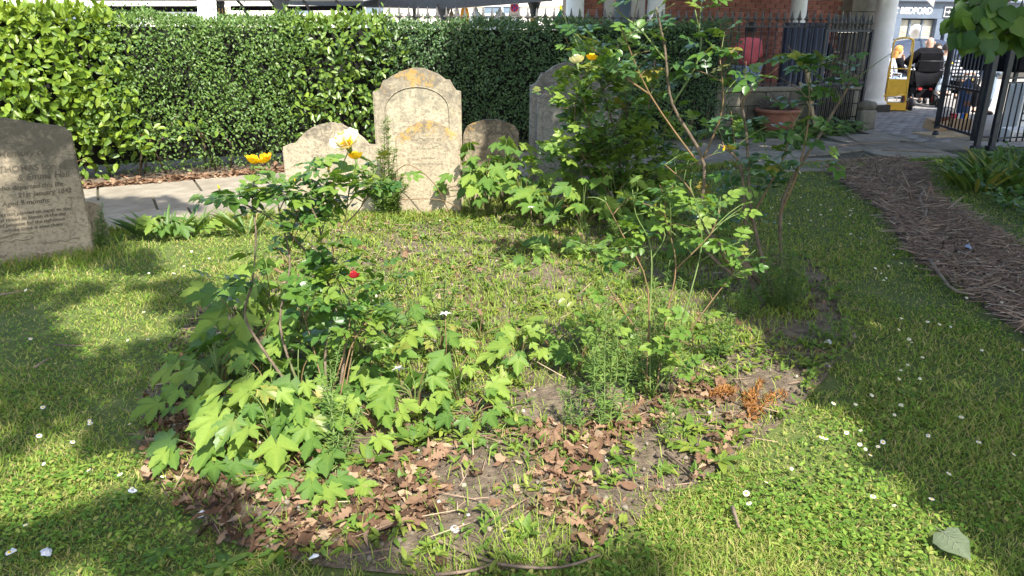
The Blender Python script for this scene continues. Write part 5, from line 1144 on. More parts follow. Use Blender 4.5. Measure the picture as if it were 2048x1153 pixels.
# ---- street and setts
bm = bmesh.new(); bm.faces.new([bm.verts.new((x, y, .004)) for x, y in [(6.25, 10.3), (6.0, 12.95), (2.0, 14.0), (-30, 14.0), (-30, 60), (60, 60), (60, 10.6), (7.6, 10.6)]]); bmesh.ops.recalc_face_normals(bm, faces=bm.faces[:])
for f in bm.faces:
    if f.normal.z < 0: f.normal_flip()
street = struct(obj_bm('street', bm, m_street))
bm = bmesh.new(); bx(bm, (0, 0, 0), (.19, .095, .03), 0, .006); me_s = bpy.data.meshes.new('sett'); bm.to_mesh(me_s); bm.free(); me_s.materials.append(m_sett)
setts = []
sa = math.radians(12)
for i in range(-5, 60):
    for j in range(0, 95):
        lx = i * .2 + (j % 2) * .1; ly = j * .105; x = 5.9 + lx * math.cos(sa) - ly * math.sin(sa); y = 10.9 + lx * math.sin(sa) + ly * math.cos(sa)
        px = CX + F * x / (y * cp + H * sp) ; py = 75 + 1450 * H / y * 1.0
        if 1728 < px < 1905 and x > 6.15 and y < 18.5: setts.append((y, x))
setts.sort()
for y, x in setts[:300]:
    o = obj('sett', me_s, street, (x, y, .012 + R.uniform(-.003, .003))); o.rotation_euler = (R.uniform(-.02, .02), R.uniform(-.02, .02), sa + R.uniform(-.02, .02))
bm = bmesh.new()
for y, x in setts[300:1500]: bx(bm, (x, y, .012 + R.uniform(-.003, .003)), (.19, .095, .03), sa + R.uniform(-.02, .02))
if setts[300:]: tag(obj_bm('sett_field', bm, m_sett, street), kind='stuff')

# ---- iron railing on its low wall
def finial_np():
    V, T = lathe_np([(.016, 0), (.022, .015), (.012, .03), (.010, .06), (.026, .075), (.022, .10), (.014, .13), (.004, .185), (0, .19)], 6)
    V2, T2 = lathe_np([(.0, -.045), (.013, -.03), (.013, .03), (0, .045)], 5); V2 = V2[:, [2, 1, 0]] + (0, 0, .085)
    Vv, Tt, _ = merge([(V, T, np.zeros(len(V))), (V2, T2, np.zeros(len(V2)))]); return Vv, Tt
FV, FT = finial_np(); FIN = mesh_np('finial', FV * 1.25, FT, simple('weathered_iron', [(0.3, (0.045, 0.042, 0.04)), (0.7, (0.12, 0.115, 0.105))], 14, rough=0.6))
BARM = {}
def bar_mesh(h, r=.009):
    k = (round(h, 2), r)
    if k not in BARM: V, T = tube_np([(0, 0, 0), (0, 0, h / 2), (0, 0, h)], r, 6); BARM[k] = mesh_np('bar', V, T, m_iron)
    return BARM[k]
def railing(name, label, A, B, z0, z1, spacing, fin=True, bar_r=.009, mid=None, bars_from=0.0, cat='railing'):
    A = Vector(A); B = Vector(B); d = B - A; L = d.length; ang = math.atan2(d.y, d.x)
    t = thing(name, label, cat, (A.x, A.y, 0), ang)
    box('top_rail', (L / 2, 0, z1), (L, .035, .022), m_iron, t); box('bottom_rail', (L / 2, 0, z0 + .06), (L, .035, .022), m_iron, t)
    if mid: box('middle_rail', (L / 2, 0, mid), (L, .035, .022), m_iron, t)
    n = int(L / spacing)
    for i in range(n + 1):
        x = (i + .5) * L / (n + 1)
        if x < bars_from: zb = z1 - .25
        else: zb = z0
        o = obj('bar', bar_mesh(z1 - zb + .01, bar_r), t, (x, 0, zb))
        if fin: obj('finial', FIN, t, (x, 0, z1 + .01))
    return t, L
FA = Vector((-1.9, 10.75, 0)); FB = Vector((5.85, 12.75, 0)); fd = (FB - FA).normalized(); fang = math.atan2(fd.y, fd.x); FL = (FB - FA).length
railing('iron_railing', 'long black iron railing with spear finials behind the hedge', FA, FB, .72, 1.66, .135, bars_from=FL - 3.0)
wl = thing('stone_wall', 'low dark stone wall carrying the iron railing left of the gate', 'wall', (FB.x, FB.y, 0), fang)
box('coping', (-FL / 2, .0, .70), (FL, .30, .07), m_blockst, wl, bevel=.012)
box('wall_core', (-FL / 2, .02, .33), (FL - .03, .2, .66), m_darkst, wl)
for c in range(3):
    x = -.02
    while x > -3.2:
        w_ = R.uniform(.3, .5); box('block', (x - w_ / 2, -.09, .11 + c * .22), (w_ - .012, .06, .208), m_blockst, wl, bevel=.008); x -= w_
pier = thing('gate_pier', 'squat round-shouldered stone at the foot of the left gate hinge', 'stone', (6.02, 12.72, 0), fang)
box('block', (0, 0, .17), (.30, .34, .34), m_blockst, pier, bevel=.03); V, T = lathe_np([(.0, -.08), (.15, -.07), (.19, 0), (.16, .06), (0, .09)], 12); obj('cap', mesh_np('cap', V, T, m_blockst), pier, (.02, 0, .40))
def gate(name, label, hinge, free, z1, post_h, fin, spacing=.075, mid=.78, zb=.10, twin=True, stile=.028):
    A = Vector(hinge); B = Vector(free); d = B - A; L = d.length; t = thing(name, label, 'gate', (A.x, A.y, 0), math.atan2(d.y, d.x))
    for x in (0, L): box('stile', (x, 0, (z1 + zb) / 2), (stile * 1.6, stile * 1.6, z1 - zb + .05), m_iron, t)
    box('top_rail', (L / 2, 0, z1), (L - .03, .03, .035), m_iron, t); box('middle_rail', (L / 2, 0, mid), (L - .03, .03, .035), m_iron, t); box('bottom_rail', (L / 2, 0, zb + .04), (L - .03, .03, .035), m_iron, t)
    n = int(L / spacing)
    for i in range(n):
        x = (i + .5) * L / n; obj('bar', bar_mesh(z1 - zb, .011), t, (x, 0, zb + .02))
        if fin: obj('finial', FIN, t, (x, 0, z1 + .01))
        if twin and i < n - 1: xx = x + .5 * L / n; obj('bar', bar_mesh(mid - zb + .04, .008), t, (xx, 0, zb + .02))
    V, T = lathe_np([(0, -.05), (.04, -.03), (.05, .02), (.03, .06), (0, .07)], 8); obj('foot', mesh_np('foot', V, T, m_iron), t, (L, 0, .06))
    return t
gate('iron_gate', 'left iron gate leaf swung inward in front of the white column', (5.95, 12.70, 0), (4.98, 12.2, 0), 1.60, 1.8, True, .085)
gate('iron_gate', 'right iron gate leaf beside the paved gateway, striped shirt behind it', (6.36, 10.12, 0), (6.62, 11.5, 0), 1.66, 1.8, False, .125, .80, .18, False, .04)
for dx, lab in [(0, 'left of twin black iron posts at the right gate hinge'), (.20, 'right of twin black iron posts at the right gate hinge')]:
    t = thing('gate_post', lab, 'post', (6.34 + dx, 9.98, 0)); box('shaft', (0, 0, .86), (.07, .07, 1.76), m_iron, t, bevel=.006); obj('finial', FIN, t, (0, 0, 1.73)); box('foot', (0, 0, .05), (.12, .12, .1), m_iron, t, bevel=.01)
    if dx: box('brace', (-.1, 0, .22), (.2, .02, .03), m_iron, t); box('brace', (-.1, 0, 1.35), (.2, .02, .03), m_iron, t)
railing('iron_railing', 'black iron railing right of the twin gate posts', (6.68, 10.15, 0), (9.4, 10.9, 0), .12, .92, .11, False, .012)
railing('iron_railing', 'upper tier of spiked iron railing right of the twin posts', (6.68, 10.17, 0), (9.4, 10.92, 0), .92, 1.66, .22, True, .011)
t = thing('gate_pier', 'mossy block at the foot of the right railing', 'stone', (7.5, 10.25, 0), .2); box('block', (0, 0, .15), (.3, .3, .3), m_blockst, t, bevel=.03); box('cap', (0, 0, .34), (.34, .34, .08), m_blockst, t, bevel=.03)

# ---- terracotta pot with a dead shrub, planks
pb = G(1545, 247); 
t = thing('terracotta_pot', 'large terracotta pot by the gate wall holding a dead shrub', 'pot', (4.28, 11.95, 0))
lathe('pot_body', [(0, 0), (.20, 0), (.27, .18), (.325, .33), (.33, .36), (.36, .365), (.365, .40), (.345, .42), (.31, .41), (.30, .36), (0, .35)], m_terra, t, 28)
t2 = thing('dead_shrub', 'grey leafless dead shrub filling the terracotta pot', 'shrub', (4.28, 11.95, .35)); ls = []
for k in range(230):
    a = R.random() * 2 * PI; r = R.uniform(.1, .42); e = Vector((math.cos(a) * r, math.sin(a) * r, R.uniform(.12, .36) * (1.2 - r))); s = Vector((e.x * .3, e.y * .3, -.02)); ls.append(([s, s.lerp(e, .5) + Vector((R.gauss(0, .03), R.gauss(0, .03), .03)), e], [.004, .003, .002]))
tag(tubes('twigs', ls, simple('grey_twig', [(0.3, (.06, .05, .045)), (.7, (.2, .17, .15))], 20, rough=.9), t2, 4), kind='stuff')
def plank(a, b, w_, label):
    a = Vector(a); b = Vector(b); d = b - a; o = box('plank', (a + b) / 2, (w_, .03, d.length), m_plank, bevel=.003); o.rotation_euler = d.to_track_quat('Z', 'Y').to_euler(); tag(o, label, 'plank')
plank(Vector((5.0, 12.1, .03)), P(1612, 128, 12.42), .09, 'pale timber plank leaning on the railing behind the pot'); plank(Vector((5.08, 12.15, .03)), P(1600, 165, 12.38), .05, 'shorter narrow timber batten leaning beside the plank')

# ---- brick building with white columns
WA = Vector((1.0, 13.05, 0)); WB = Vector((6.95, 16.35, 0)); wd_ = WB - WA; wL = wd_.length; wang = math.atan2(wd_.y, wd_.x)
t = thing('brick_building', 'red brick building behind the railing with white columns before it', 'building', (WA.x, WA.y, 0), wang)
box('wall', (wL / 2, .15, 2.0), (wL, .26, 4.0), m_mortar, t)
bm = bmesh.new(); bx(bm, (0, 0, 0), (.255, .03, .073), 0, .004); me_b = bpy.data.meshes.new('brick'); bm.to_mesh(me_b); bm.free(); me_b.materials.append(m_brick)
cand = []
for c in range(2, 32):
    z = .04 + c * .085; i = 0
    while True:
        x = .13 + i * .267 + (c % 2) * .1335; i += 1
        if x > wL - .13: break
        w0 = WA + wd_.normalized() * x; px = CX + F * w0.x / (w0.y * cp - (z - H) * sp); top = 1.5 if px < 1455 else .78
        vis = top < z < 1.5 + .056 * w0.y and px > 1170
        cand.append((not vis, -z, x, z))
cand.sort(); far = cand[300:]
for _, _, x, z in cand[:300]:
    o = obj('brick', me_b, t, (x, .008, z))
bm = bmesh.new()
for _, _, x, z in far: bx(bm, (x, .008, z), (.255, .03, .073))
tag(obj_bm('brickwork', bm, m_brick, t), kind='stuff')
box('window', (1.1, -.0, 1.95), (.9, .05, .8), m_cglass, t, bevel=.01)
box('added_shade_roof', (wL / 2, -.6, 3.3), (wL + 1.5, 1.9, .18), m_soffit, t)  # unseen roof over the columns, added to shade the brick wall
pl = thing('stone_pilaster', 'weathered stone block pilaster at the end of the brick wall', 'pilaster', (WB.x + .42, WB.y + .1, 0), wang - .3)
for k in range(9): box('block', (0, 0, .2 + k * .4), (.8 - .004 * (k % 2), .6, .392), m_blockst, pl, bevel=.012)
def column(x, y, r, label, h=4.2, plinth=True):
    t = thing('white_column', label, 'column', (x, y, 0))
    lathe('shaft', [(r * 1.0, .28), (r, .9), (r * .98, 2.0), (r * .9, h)], m_white, t, 28)
    lathe('base', [(r * 1.35, .17), (r * 1.38, .2), (r * 1.3, .225), (r * 1.12, .235), (r * 1.12, .26), (r * 1.04, .29)], m_white, t, 28)
    box('plinth', (0, 0, .085), (r * 2.7, r * 2.7, .17), m_darkst, t, bevel=.01)
column(7.6, 15.75, .205, 'thick white round column beyond the gateway, left of the yellow trolley')
for px, d, lab in [(1597, 14.9, 'white column before the brick wall, behind the navy panel'), (1312, 13.3, 'white column before the brick wall, behind the rose tops'), (1150, 13.0, 'white column at the left end of the brick wall')]:
    q = P(px, 20, d); column(q.x, q.y, .155, lab)
# navy corrugated panel
q0 = P(1566, 100, 13.5); q1 = P(1652, 100, 13.9); t = thing('corrugated_panel', 'dark navy corrugated panel standing behind the railing by the gate', 'panel', (q0.x, q0.y, 0), math.atan2(q1.y - q0.y, q1.x - q0.x)); L = (q1 - q0).xy.length
n = 8
for k in range(n): lathe('rib', [(L / n * .52, 0), (L / n * .52, 1.74), (0, 1.745)], m_navy, t, 10, ((k + .5) * L / n, 0, 0))

# ---- people
def skin_mesh(name, pts, edges, radii, root, mat, parent, sub=2):
    me = bpy.data.meshes.new(name); me.from_pydata([tuple(p) for p in pts], edges, []); o = bpy.data.objects.new(name, me); COL.objects.link(o)
    o.modifiers.new('skin', 'SKIN'); 
    for i, v in enumerate(me.skin_vertices[0].data):
        r = radii[i]; v.radius = (r, r) if np.ndim(r) == 0 else r; v.use_root = (i == root)
    s = o.modifiers.new('sub', 'SUBSURF'); s.levels = sub; s.render_levels = sub
    dg = bpy.context.evaluated_depsgraph_get(); m2 = bpy.data.meshes.new_from_object(o.evaluated_get(dg)); bpy.data.objects.remove(o)
    m2.materials.clear(); m2.materials.append(mat)
    for p in m2.polygons: p.use_smooth = True
    m2.name = name; return obj(name, m2, parent)
SEAT = dict(pel=(0, 0, .56), che=(0, .03, .86), nec=(0, .0, 1.06), jaw=(0, -.03, 1.15), sku=(0, -.01, 1.23), top=(0, 0, 1.31), sh=(.17, .02, 1.0), el=(.25, -.04, .74), wr=(.17, -.27, .74), ha=(.14, -.35, .74), hip=(.1, 0, .53), kn=(.13, -.42, .53), an=(.13, -.44, .09), to=(.13, -.58, .05))
STAND = dict(pel=(0, 0, .95), che=(0, .02, 1.27), nec=(0, 0, 1.47), jaw=(0, -.03, 1.54), sku=(0, -.01, 1.63), top=(0, 0, 1.71), sh=(.18, .02, 1.41), el=(.23, .03, 1.14), wr=(.22, -.1, .93), ha=(.22, -.14, .86), hip=(.1, 0, .92), kn=(.11, -.03, .5), an=(.11, .0, .09), to=(.11, -.14, .05))
def person(label, loc, rz, pose, skin, shirt, trousers, hair, hair_long=False, bulk=1.0, cap=None, mod=None, sleeve=True, shoes=m_rubber, scale=1.0):
    J = {k: Vector(v) for k, v in pose.items()}
    t = thing('person', label, 'person', loc, rz); t.scale = (scale,) * 3
    def side(k, s):
        v = J[k].copy(); v.x *= s
        if mod and (k, s) in mod: v = Vector(mod[(k, s)])
        return v
    pts = [J['pel'], J['che'], J['nec'], J['jaw'], J['sku'], J['top'], J['jaw'] + Vector((0, -.085, .03))]; rad = [(.13, .10), (.13 * bulk, .10 * bulk), .052, (.06, .062), (.078, .095), (.05, .06), .012]
    ed = [(0, 1), (1, 2), (2, 3), (3, 4), (4, 5), (3, 6)]
    for s in (1, -1):
        b = len(pts); pts += [side(k, s) for k in ('sh', 'el', 'wr', 'ha')]; rad += [.05, .04, .027, .028]; ed += [(1, b), (b, b + 1), (b + 1, b + 2), (b + 2, b + 3)]
        d = (pts[b + 3] - pts[b + 2]).normalized(); sd = d.cross(Vector((0, 0, 1))); sd = sd.normalized() if sd.length > .1 else Vector((1, 0, 0))
        for f in range(4):
            i = len(pts); pts += [pts[b + 3] + d * .045 + sd * (f - 1.5) * .02, pts[b + 3] + d * (.075 + .012 * (f in (1, 2))) + sd * (f - 1.5) * .021 - Vector((0, 0, .015))]; rad += [.009, .007]; ed += [(b + 3, i), (i, i + 1)]
        i = len(pts); pts += [pts[b + 3] + sd * .045 * s + d * .015]; rad += [.01]; ed += [(b + 3, i)]
        b = len(pts); pts += [side(k, s) for k in ('hip', 'kn', 'an', 'to')]; rad += [.085, .055, .036, (.04, .025)]; ed += [(0, b), (b, b + 1), (b + 1, b + 2), (b + 2, b + 3)]
    skin_mesh('body', pts, ed, rad, 0, skin, t)
    B = bulk
    sp_ = [J['pel'] + Vector((0, 0, .02)), J['che'], J['nec'] - Vector((0, 0, .03)), side('sh', 1), side('el', 1), side('sh', -1), side('el', -1)]; sr = [(.165 * B, .135 * B), (.175 * B, .14 * B), .075, .085 * B, .06 * B, .085 * B, .06 * B]; se = [(0, 1), (1, 2), (1, 3), (3, 4), (1, 5), (5, 6)]
    if sleeve: sp_ += [side('wr', 1), side('wr', -1)]; sr += [.042, .042]; se += [(4, 7), (6, 8)]
    skin_mesh('top', sp_, se, sr, 0, shirt, t)
    tp = [J['pel']]; trr = [(.16 * B, .13 * B)]; te = []
    for s in (1, -1):
        b = len(tp); tp += [side('hip', s), side('kn', s), side('an', s) + Vector((0, 0, .03))]; trr += [.105 * B, .078, .058]; te += [(0, b), (b, b + 1), (b + 1, b + 2)]
        skin_mesh('shoe', [side('an', s) + Vector((0, .03, -.04)), side('to', s) + Vector((0, -.02, 0))], [(0, 1)], [(.05, .045), (.045, .03)], 0, shoes, t, 1)
    skin_mesh('trousers', tp, te, trr, 0, trousers, t)
    if hair:
        c = J['sku'].lerp(J['top'], .3)
        V, T = lathe_np([(.098, -.06), (.104, .0), (.095, .05), (.06, .09), (0, .105)], 14); k = (V[:, 1] < -.06) & (V[:, 2] < .03); V[k, 1] = -.055
        V = V + np.array(c) + (0, .018, 0); obj('hair', mesh_np('hair', V, T, hair), t)
        if hair_long:
            hp = [J['sku'] + Vector((0, .06, .02)), J['nec'] + Vector((0, .09, .02)), J['che'] + Vector((0, .13, .08))]; skin_mesh('long_hair', hp, [(0, 1), (1, 2)], [(.09, .07), (.1, .05), (.07, .03)], 0, hair, t)
    for s in (1, -1):
        V, T = lathe_np([(0, -.009), (.008, -.004), (.008, .004), (0, .009)], 6); obj('eye', mesh_np('eye', V, T, m_rubber), t, J['sku'] + Vector((s * .03, -.088, -.02)))
        V, T = lathe_np([(0, -.03), (.012, -.015), (.014, .012), (0, .03)], 6); obj('ear', mesh_np('ear', V, T, skin), t, J['sku'] + Vector((s * .082, .01, -.025)))
    V, T = lathe_np([(0, -.02), (.004, 0), (0, .02)], 5); obj('mouth', mesh_np('mouth', V[:, [2, 1, 0]], T, m_red), t, J['jaw'] + Vector((0, -.075, -.012)))
    if cap:
        c = J['top'] - Vector((0, 0, .05)); lathe('cap', [(.11, 0), (.108, .03), (.08, .07), (0, .085)], cap, t, 14, c); V, T = lathe_np([(.0, 0), (.1, 0), (.1, .012), (0, .012)], 12); obj('cap_peak', mesh_np('cap_peak', V + (0, -.09, 0), T, cap), t, c)
    return t
# coral shirt behind the railing, turned away to the left
q = P(1492, 150, 13.35)
person('person in a coral red shirt behind the railing beside the brick wall', (q.x, q.y, 0), math.radians(205), STAND, m_skin_d, m_pink, m_denim, m_hair_d, sleeve=False, bulk=1.12, mod={('el', 1): (.26, -.12, 1.16), ('wr', 1): (.2, -.3, 1.2), ('ha', 1): (.18, -.36, 1.22)})
q = P(1641, 80, 14.3); person('person whose face peeps past the navy panel behind the gate', (q.x + .02, q.y, 0), math.radians(-60), STAND, m_skin, m_black, m_black, m_hair_d, scale=.95)
# man in a powered wheelchair seen from behind
wc = G(1838, 213); rzw = math.radians(168)
def rot(v): return Vector((v[0] * math.cos(rzw) - v[1] * math.sin(rzw), v[0] * math.sin(rzw) + v[1] * math.cos(rzw), v[2]))
t = thing('powered_wheelchair', 'black powered wheelchair on the street seen from behind', 'wheelchair', wc, rzw); t.scale = (1.08, 1.08, 1.0)
bm = bmesh.new(); bx(bm, (0, .17, .92), (.46, .07, .56), 0, .03, rx=-.12); obj_bm('backrest', bm, m_black, t)
box('seat', (0, -.1, .52), (.48, .5, .09), m_black, t, bevel=.03); box('battery_box', (0, -.02, .30), (.34, .42, .2), m_black, t, bevel=.02); box('red_trim', (-.12, .22, .40), (.1, .02, .05), m_red, t); box('red_trim', (.12, .22, .40), (.1, .02, .05), m_red, t)
def wheel(name, c, r, w_, parent, hub=m_alu):
    V, T = lathe_np([(r * .6, -w_ / 2), (r * .92, -w_ / 2), (r, -w_ / 4), (r, w_ / 4), (r * .92, w_ / 2), (r * .6, w_ / 2), (r * .6, -w_ / 2)], 20); o = obj(name, mesh_np('tyre', V[:, [2, 1, 0]], T, m_rubber), parent, c)
    V, T = lathe_np([(0, -w_ * .3), (r * .62, -w_ * .25), (r * .62, w_ * .25), (0, w_ * .3)], 14); obj('hub', mesh_np('hub', V[:, [2, 1, 0]], T, hub), o); return o
for s in (1, -1):
    wheel('drive_wheel', (s * .27, -.05, .17), .17, .08, t, m_red); wheel('caster', (s * .24, .36, .10), .10, .06, t); wheel('caster', (s * .22, -.42, .09), .09, .05, t)
    tube('swing_arm', [(s * .2, .1, .3), (s * .24, .3, .22), (s * .24, .36, .12)], .018, m_iron, t); tube('armrest_bar', [(s * .27, .2, .62), (s * .28, .18, .82), (s * .28, -.1, .84)], .014, m_iron, t); box('arm_pad', (s * .28, -.06, .86), (.07, .3, .04), m_black, t, bevel=.015)
tube('push_bar', [(-.26, .26, .88), (-.26, .33, 1.0), (.26, .33, 1.0), (.26, .26, .88)], .012, m_iron, t)
person('bald man in a black jacket sitting in the wheelchair with his back turned', wc + Vector((0, 0, .02)), rzw, SEAT, m_skin, m_black, m_black, None, bulk=1.5, scale=1.13, mod={('el', 1): (.36, .0, .82), ('wr', 1): (.3, -.26, .86), ('ha', 1): (.28, -.34, .87)})

# yellow sack trolley
tr = G(1788, 224); t = thing('sack_trolley', 'yellow steel sack trolley standing beside the white column', 'trolley', (tr.x, tr.y, 0), math.radians(-16), rx=-.12)
tube('hoop', smooth_path([(-.19, 0, .1), (-.19, 0, .7), (-.19, 0, 1.35), (-.14, 0, 1.47), (0, -.02, 1.5), (.14, 0, 1.47), (.19, 0, 1.35), (.19, 0, .7), (.19, 0, .1)], 4), .017, m_yellow, t, 8)
tube('brace', [(.19, 0, 1.2), (.19, .16, .9), (.19, .1, .3)], .012, m_yellow, t); tube('brace', [(-.19, 0, 1.2), (-.19, .16, .9), (-.19, .1, .3)], .012, m_yellow, t)
tube('handle', smooth_path([(.19, 0, 1.42), (.2, .14, 1.5), (.2, .2, 1.42), (.19, .16, 1.2)], 3), .014, m_yellow, t)
tube('crossbar', [(-.19, 0, .88), (0, -.015, .88), (.19, 0, .88)], .013, m_yellow, t); box('back_plate', (0, -.004, .50), (.35, .012, .34), m_yellow, t); box('toe_plate', (0, -.02, .11), (.42, .02, .16), m_yellow, t); box('toe_plate', (0, -.13, .03), (.44, .22, .012), m_yellow, t)
tube('folding_arm', [(-.16, -.02, .33), (-.35, -.25, .32), (-.42, -.28, .32)], .016, m_yellow, t); tube('folding_arm', [(.16, -.02, .36), (-.1, -.3, .31), (-.42, -.28, .31)], .016, m_yellow, t)
wheel('wheel', (.3, .1, .15), .15, .08, t, m_red); wheel('wheel', (-.3, .1, .15), .15, .08, t, m_red)

# café seats and people
def chair(loc, rz, label):
    t = thing('cafe_chair', label, 'chair', loc, rz)
    box('seat', (0, 0, .45), (.42, .42, .025), m_alu, t, bevel=.01)
    for s in (1, -1):
        tube('leg', [(s * .2, -.2, 0), (s * .2, -.19, .45), (s * .22, -.18, .66)], .013, m_alu, t); tube('leg', [(s * .2, .24, 0), (s * .2, .2, .45), (s * .19, .24, .82)], .013, m_alu, t); tube('armrest', smooth_path([(s * .22, -.18, .66), (s * .23, .0, .68), (s * .2, .22, .70)], 3), .015, m_alu, t)
    for k in range(4): tube('back_slat', smooth_path([(-.19, .23, .58 + .07 * k), (0, .27, .58 + .07 * k), (.19, .23, .58 + .07 * k)], 3), .012, m_alu, t)
    return t
c1 = G(1768, 204); chair(c1, math.radians(125), 'shiny aluminium chair behind the yellow trolley'); 
person('woman with long ginger hair seated beyond the yellow trolley', P(1792, 150, 18.6) * Vector((1, 1, 0)) if False else (P(1790, 150, 18.9).x, 18.9, -.04), math.radians(95), SEAT, m_skin, m_black, m_denim, m_hair_o, True, mod={('wr', 1): (.05, -.2, 1.0), ('ha', 1): (.03, -.16, 1.08)})
person('seated woman in pale blue beside the white column', (P(1766, 150, 18.3).x, 18.3, -.04), math.radians(150), SEAT, m_skin, m_pale_sh, m_denim, m_hair_w)
person('seated person in cream at the cafe behind the wheelchair', (P(1866, 150, 20.5).x, 20.5, 0), math.radians(10), SEAT, m_skin, m_cream_sh, m_denim, m_hair_d)
t = thing('cafe_table', 'round cafe table between the seated women', 'table', (P(1812, 150, 19.4).x, 19.4, 0)); lathe('table_top', [(0, .72), (.36, .72), (.36, .745), (0, .745)], m_alu, t, 20); lathe('pedestal', [(.2, 0), (.2, .02), (.03, .05), (.03, .72)], m_iron, t, 12)
q = P(1928, 150, 16.2); chair((q.x, 16.2, 0), math.radians(10), 'aluminium chair under the man in stripes')
person('man in a beige cap and striped jumper seated behind the right gate leaf', (q.x, 16.2, -.03), math.radians(-8), SEAT, m_skin, m_stripe, m_black, m_hair_d, cap=m_cap, bulk=1.1, mod={('wr', 1): (.08, -.26, .8), ('ha', 1): (.04, -.32, .82), ('wr', -1): (-.1, -.28, .78), ('ha', -1): (-.05, -.34, .8)})
q = P(1990, 100, 15.0); person('person standing behind the black stall cover at the right', (q.x, 15, 0), math.radians(30), STAND, m_skin, m_pale_sh, m_denim, m_hair_o)
person('seated person in pale clothes left of the striped man', (P(1885, 150, 19).x, 19, 0), math.radians(80), SEAT, m_skin, m_greyc, m_denim, m_hair_d)
t = thing('yellow_barrier', 'low yellow metal cafe barrier behind the wheelchair', 'barrier', (P(1895, 120, 20.0).x, 20.0, 0), .1)
for z in (.85, .7, .35): tube('rail', [(-.8, 0, z), (.8, 0, z)], .025, m_yellow, t)
for x in (-.8, 0, .8): tube('post', [(x, 0, 0), (x, 0, .87)], .025, m_yellow, t)
t = thing('planter_plant', 'small bright green plant above the cafe barrier', 'plant', (P(1872, 110, 20.3).x, 20.3, 0)); lathe('pot', [(0, 0), (.14, 0), (.18, .75), (0, .75)], m_darkst, t, 12)
for k in range(40):
    M = basis([(R.gauss(0, 1), R.gauss(0, 1), .8)], [(0, 0, 1)], .14)[0]; o = obj('leaf', leaf_data(T_WEED, m_laurel), t); o.matrix_basis = m4(M, (R.gauss(0, .1), R.gauss(0, .1), .8 + R.random() * .15))

# ---- parked car
q = P(1850, 100, 22.5); t = thing('parked_car', 'dark blue parked car in front of the slate-blue shop', 'car', (q.x - .3, 22.5, 0), math.radians(10))
prof = [(-2.1, .35), (-2.15, .7), (-2.05, .92), (-1.5, 1.0), (-.95, 1.38), (-.3, 1.47), (.35, 1.43), (1.15, .98), (1.9, .86), (2.12, .68), (2.12, .35)]
bm = bmesh.new(); a = [bm.verts.new((x, -.85 + (.16 if z > 1.02 else 0), z)) for x, z in prof]; b_ = [bm.verts.new((x, .85 - (.16 if z > 1.02 else 0), z)) for x, z in prof]; n = len(prof)
bm.faces.new(a); bm.faces.new(b_[::-1])
for i in range(n): bm.faces.new((a[i], b_[i], b_[(i + 1) % n], a[(i + 1) % n]))
bmesh.ops.recalc_face_normals(bm, faces=bm.faces[:]); bmesh.ops.bevel(bm, geom=bm.edges[:], offset=.05, segments=2, affect='EDGES', clamp_overlap=True); obj_bm('body', bm, m_carp, t, True)
def quad(name, pts, mat, parent, th=.01):
    bm = bmesh.new(); f = bm.faces.new([bm.verts.new(p) for p in pts]); bmesh.ops.solidify(bm, geom=[f], thickness=th); return obj_bm(name, bm, mat, parent)
quad('windscreen', [(.42, -.6, 1.41), (1.08, -.68, 1.04), (1.08, .68, 1.04), (.42, .6, 1.41)], m_cglass, t); quad('rear_window', [(-1.42, -.66, 1.06), (-1.0, -.6, 1.36), (-1.0, .6, 1.36), (-1.42, .66, 1.06)], m_cglass, t)
for s in (-1, 1):
    quad('side_window', [(-1.25, s * .775, 1.06), (-.9, s * .715, 1.34), (-.2, s * .705, 1.4), (-.2, s * .775, 1.06)], m_cglass, t); quad('side_window', [(-.12, s * .775, 1.06), (-.12, s * .705, 1.4), (.34, s * .71, 1.37), (.95, s * .775, 1.06)], m_cglass, t)
    for x in (-1.35, 1.35): w__ = wheel('wheel', (x, s * .8, .32), .32, .2, t); w__.rotation_euler = (0, 0, PI / 2)
    box('headlight', (2.06, s * .6, .68), (.12, .3, .12), m_white, t, bevel=.02); box('door_handle', (-.25, s * .86, .9), (.14, .03, .03), m_iron, t); box('wing_mirror', (.85, s * .95, 1.05), (.1, .18, .12), m_carp, t, bevel=.03)

# ---- shop
SA = P(1735, 75, 26.0); SB = P(2200, 75, 29.0); d = SB - SA; sL = d.xy.length; t = thing('shop_front', 'slate-blue shop front with white lettering across the street', 'shop', (SA.x, SA.y, 0), math.atan2(d.y, d.x))
def sx_(px):    # along the shop facade for a pixel column
    return min((abs(CX + F * (SA + d.normalized() * k * .02).x / ((SA + d.normalized() * k * .02).y * cp + (-.3) * -sp * 0 - (2.0 - H) * sp) - px), k * .02) for k in range(0, 600))[1]
def sz(py): return H + (75 - py) * 26.6 / F * 1.06
box('upper_wall', (sL / 2, .3, 4.6), (sL, .3, 4.0), m_cream, t); box('fascia', (sL / 2, 0, (sz(16) + sz(44)) / 2), (sL, .16, sz(16) - sz(44)), m_slate, t, bevel=.01); box('cornice', (sL / 2, -.08, sz(14)), (sL, .36, .1), m_slate, t, bevel=.02)
box('back_wall', (sL / 2, .5, 1.1), (sL, .1, 2.2), m_darkst, t)
for px in (1792, 1876, 1896, 1935, 1985): box('pilaster', (sx_(px), -.02, sz(44) / 2), (.28, .14, sz(44)), m_slate, t, bevel=.01)
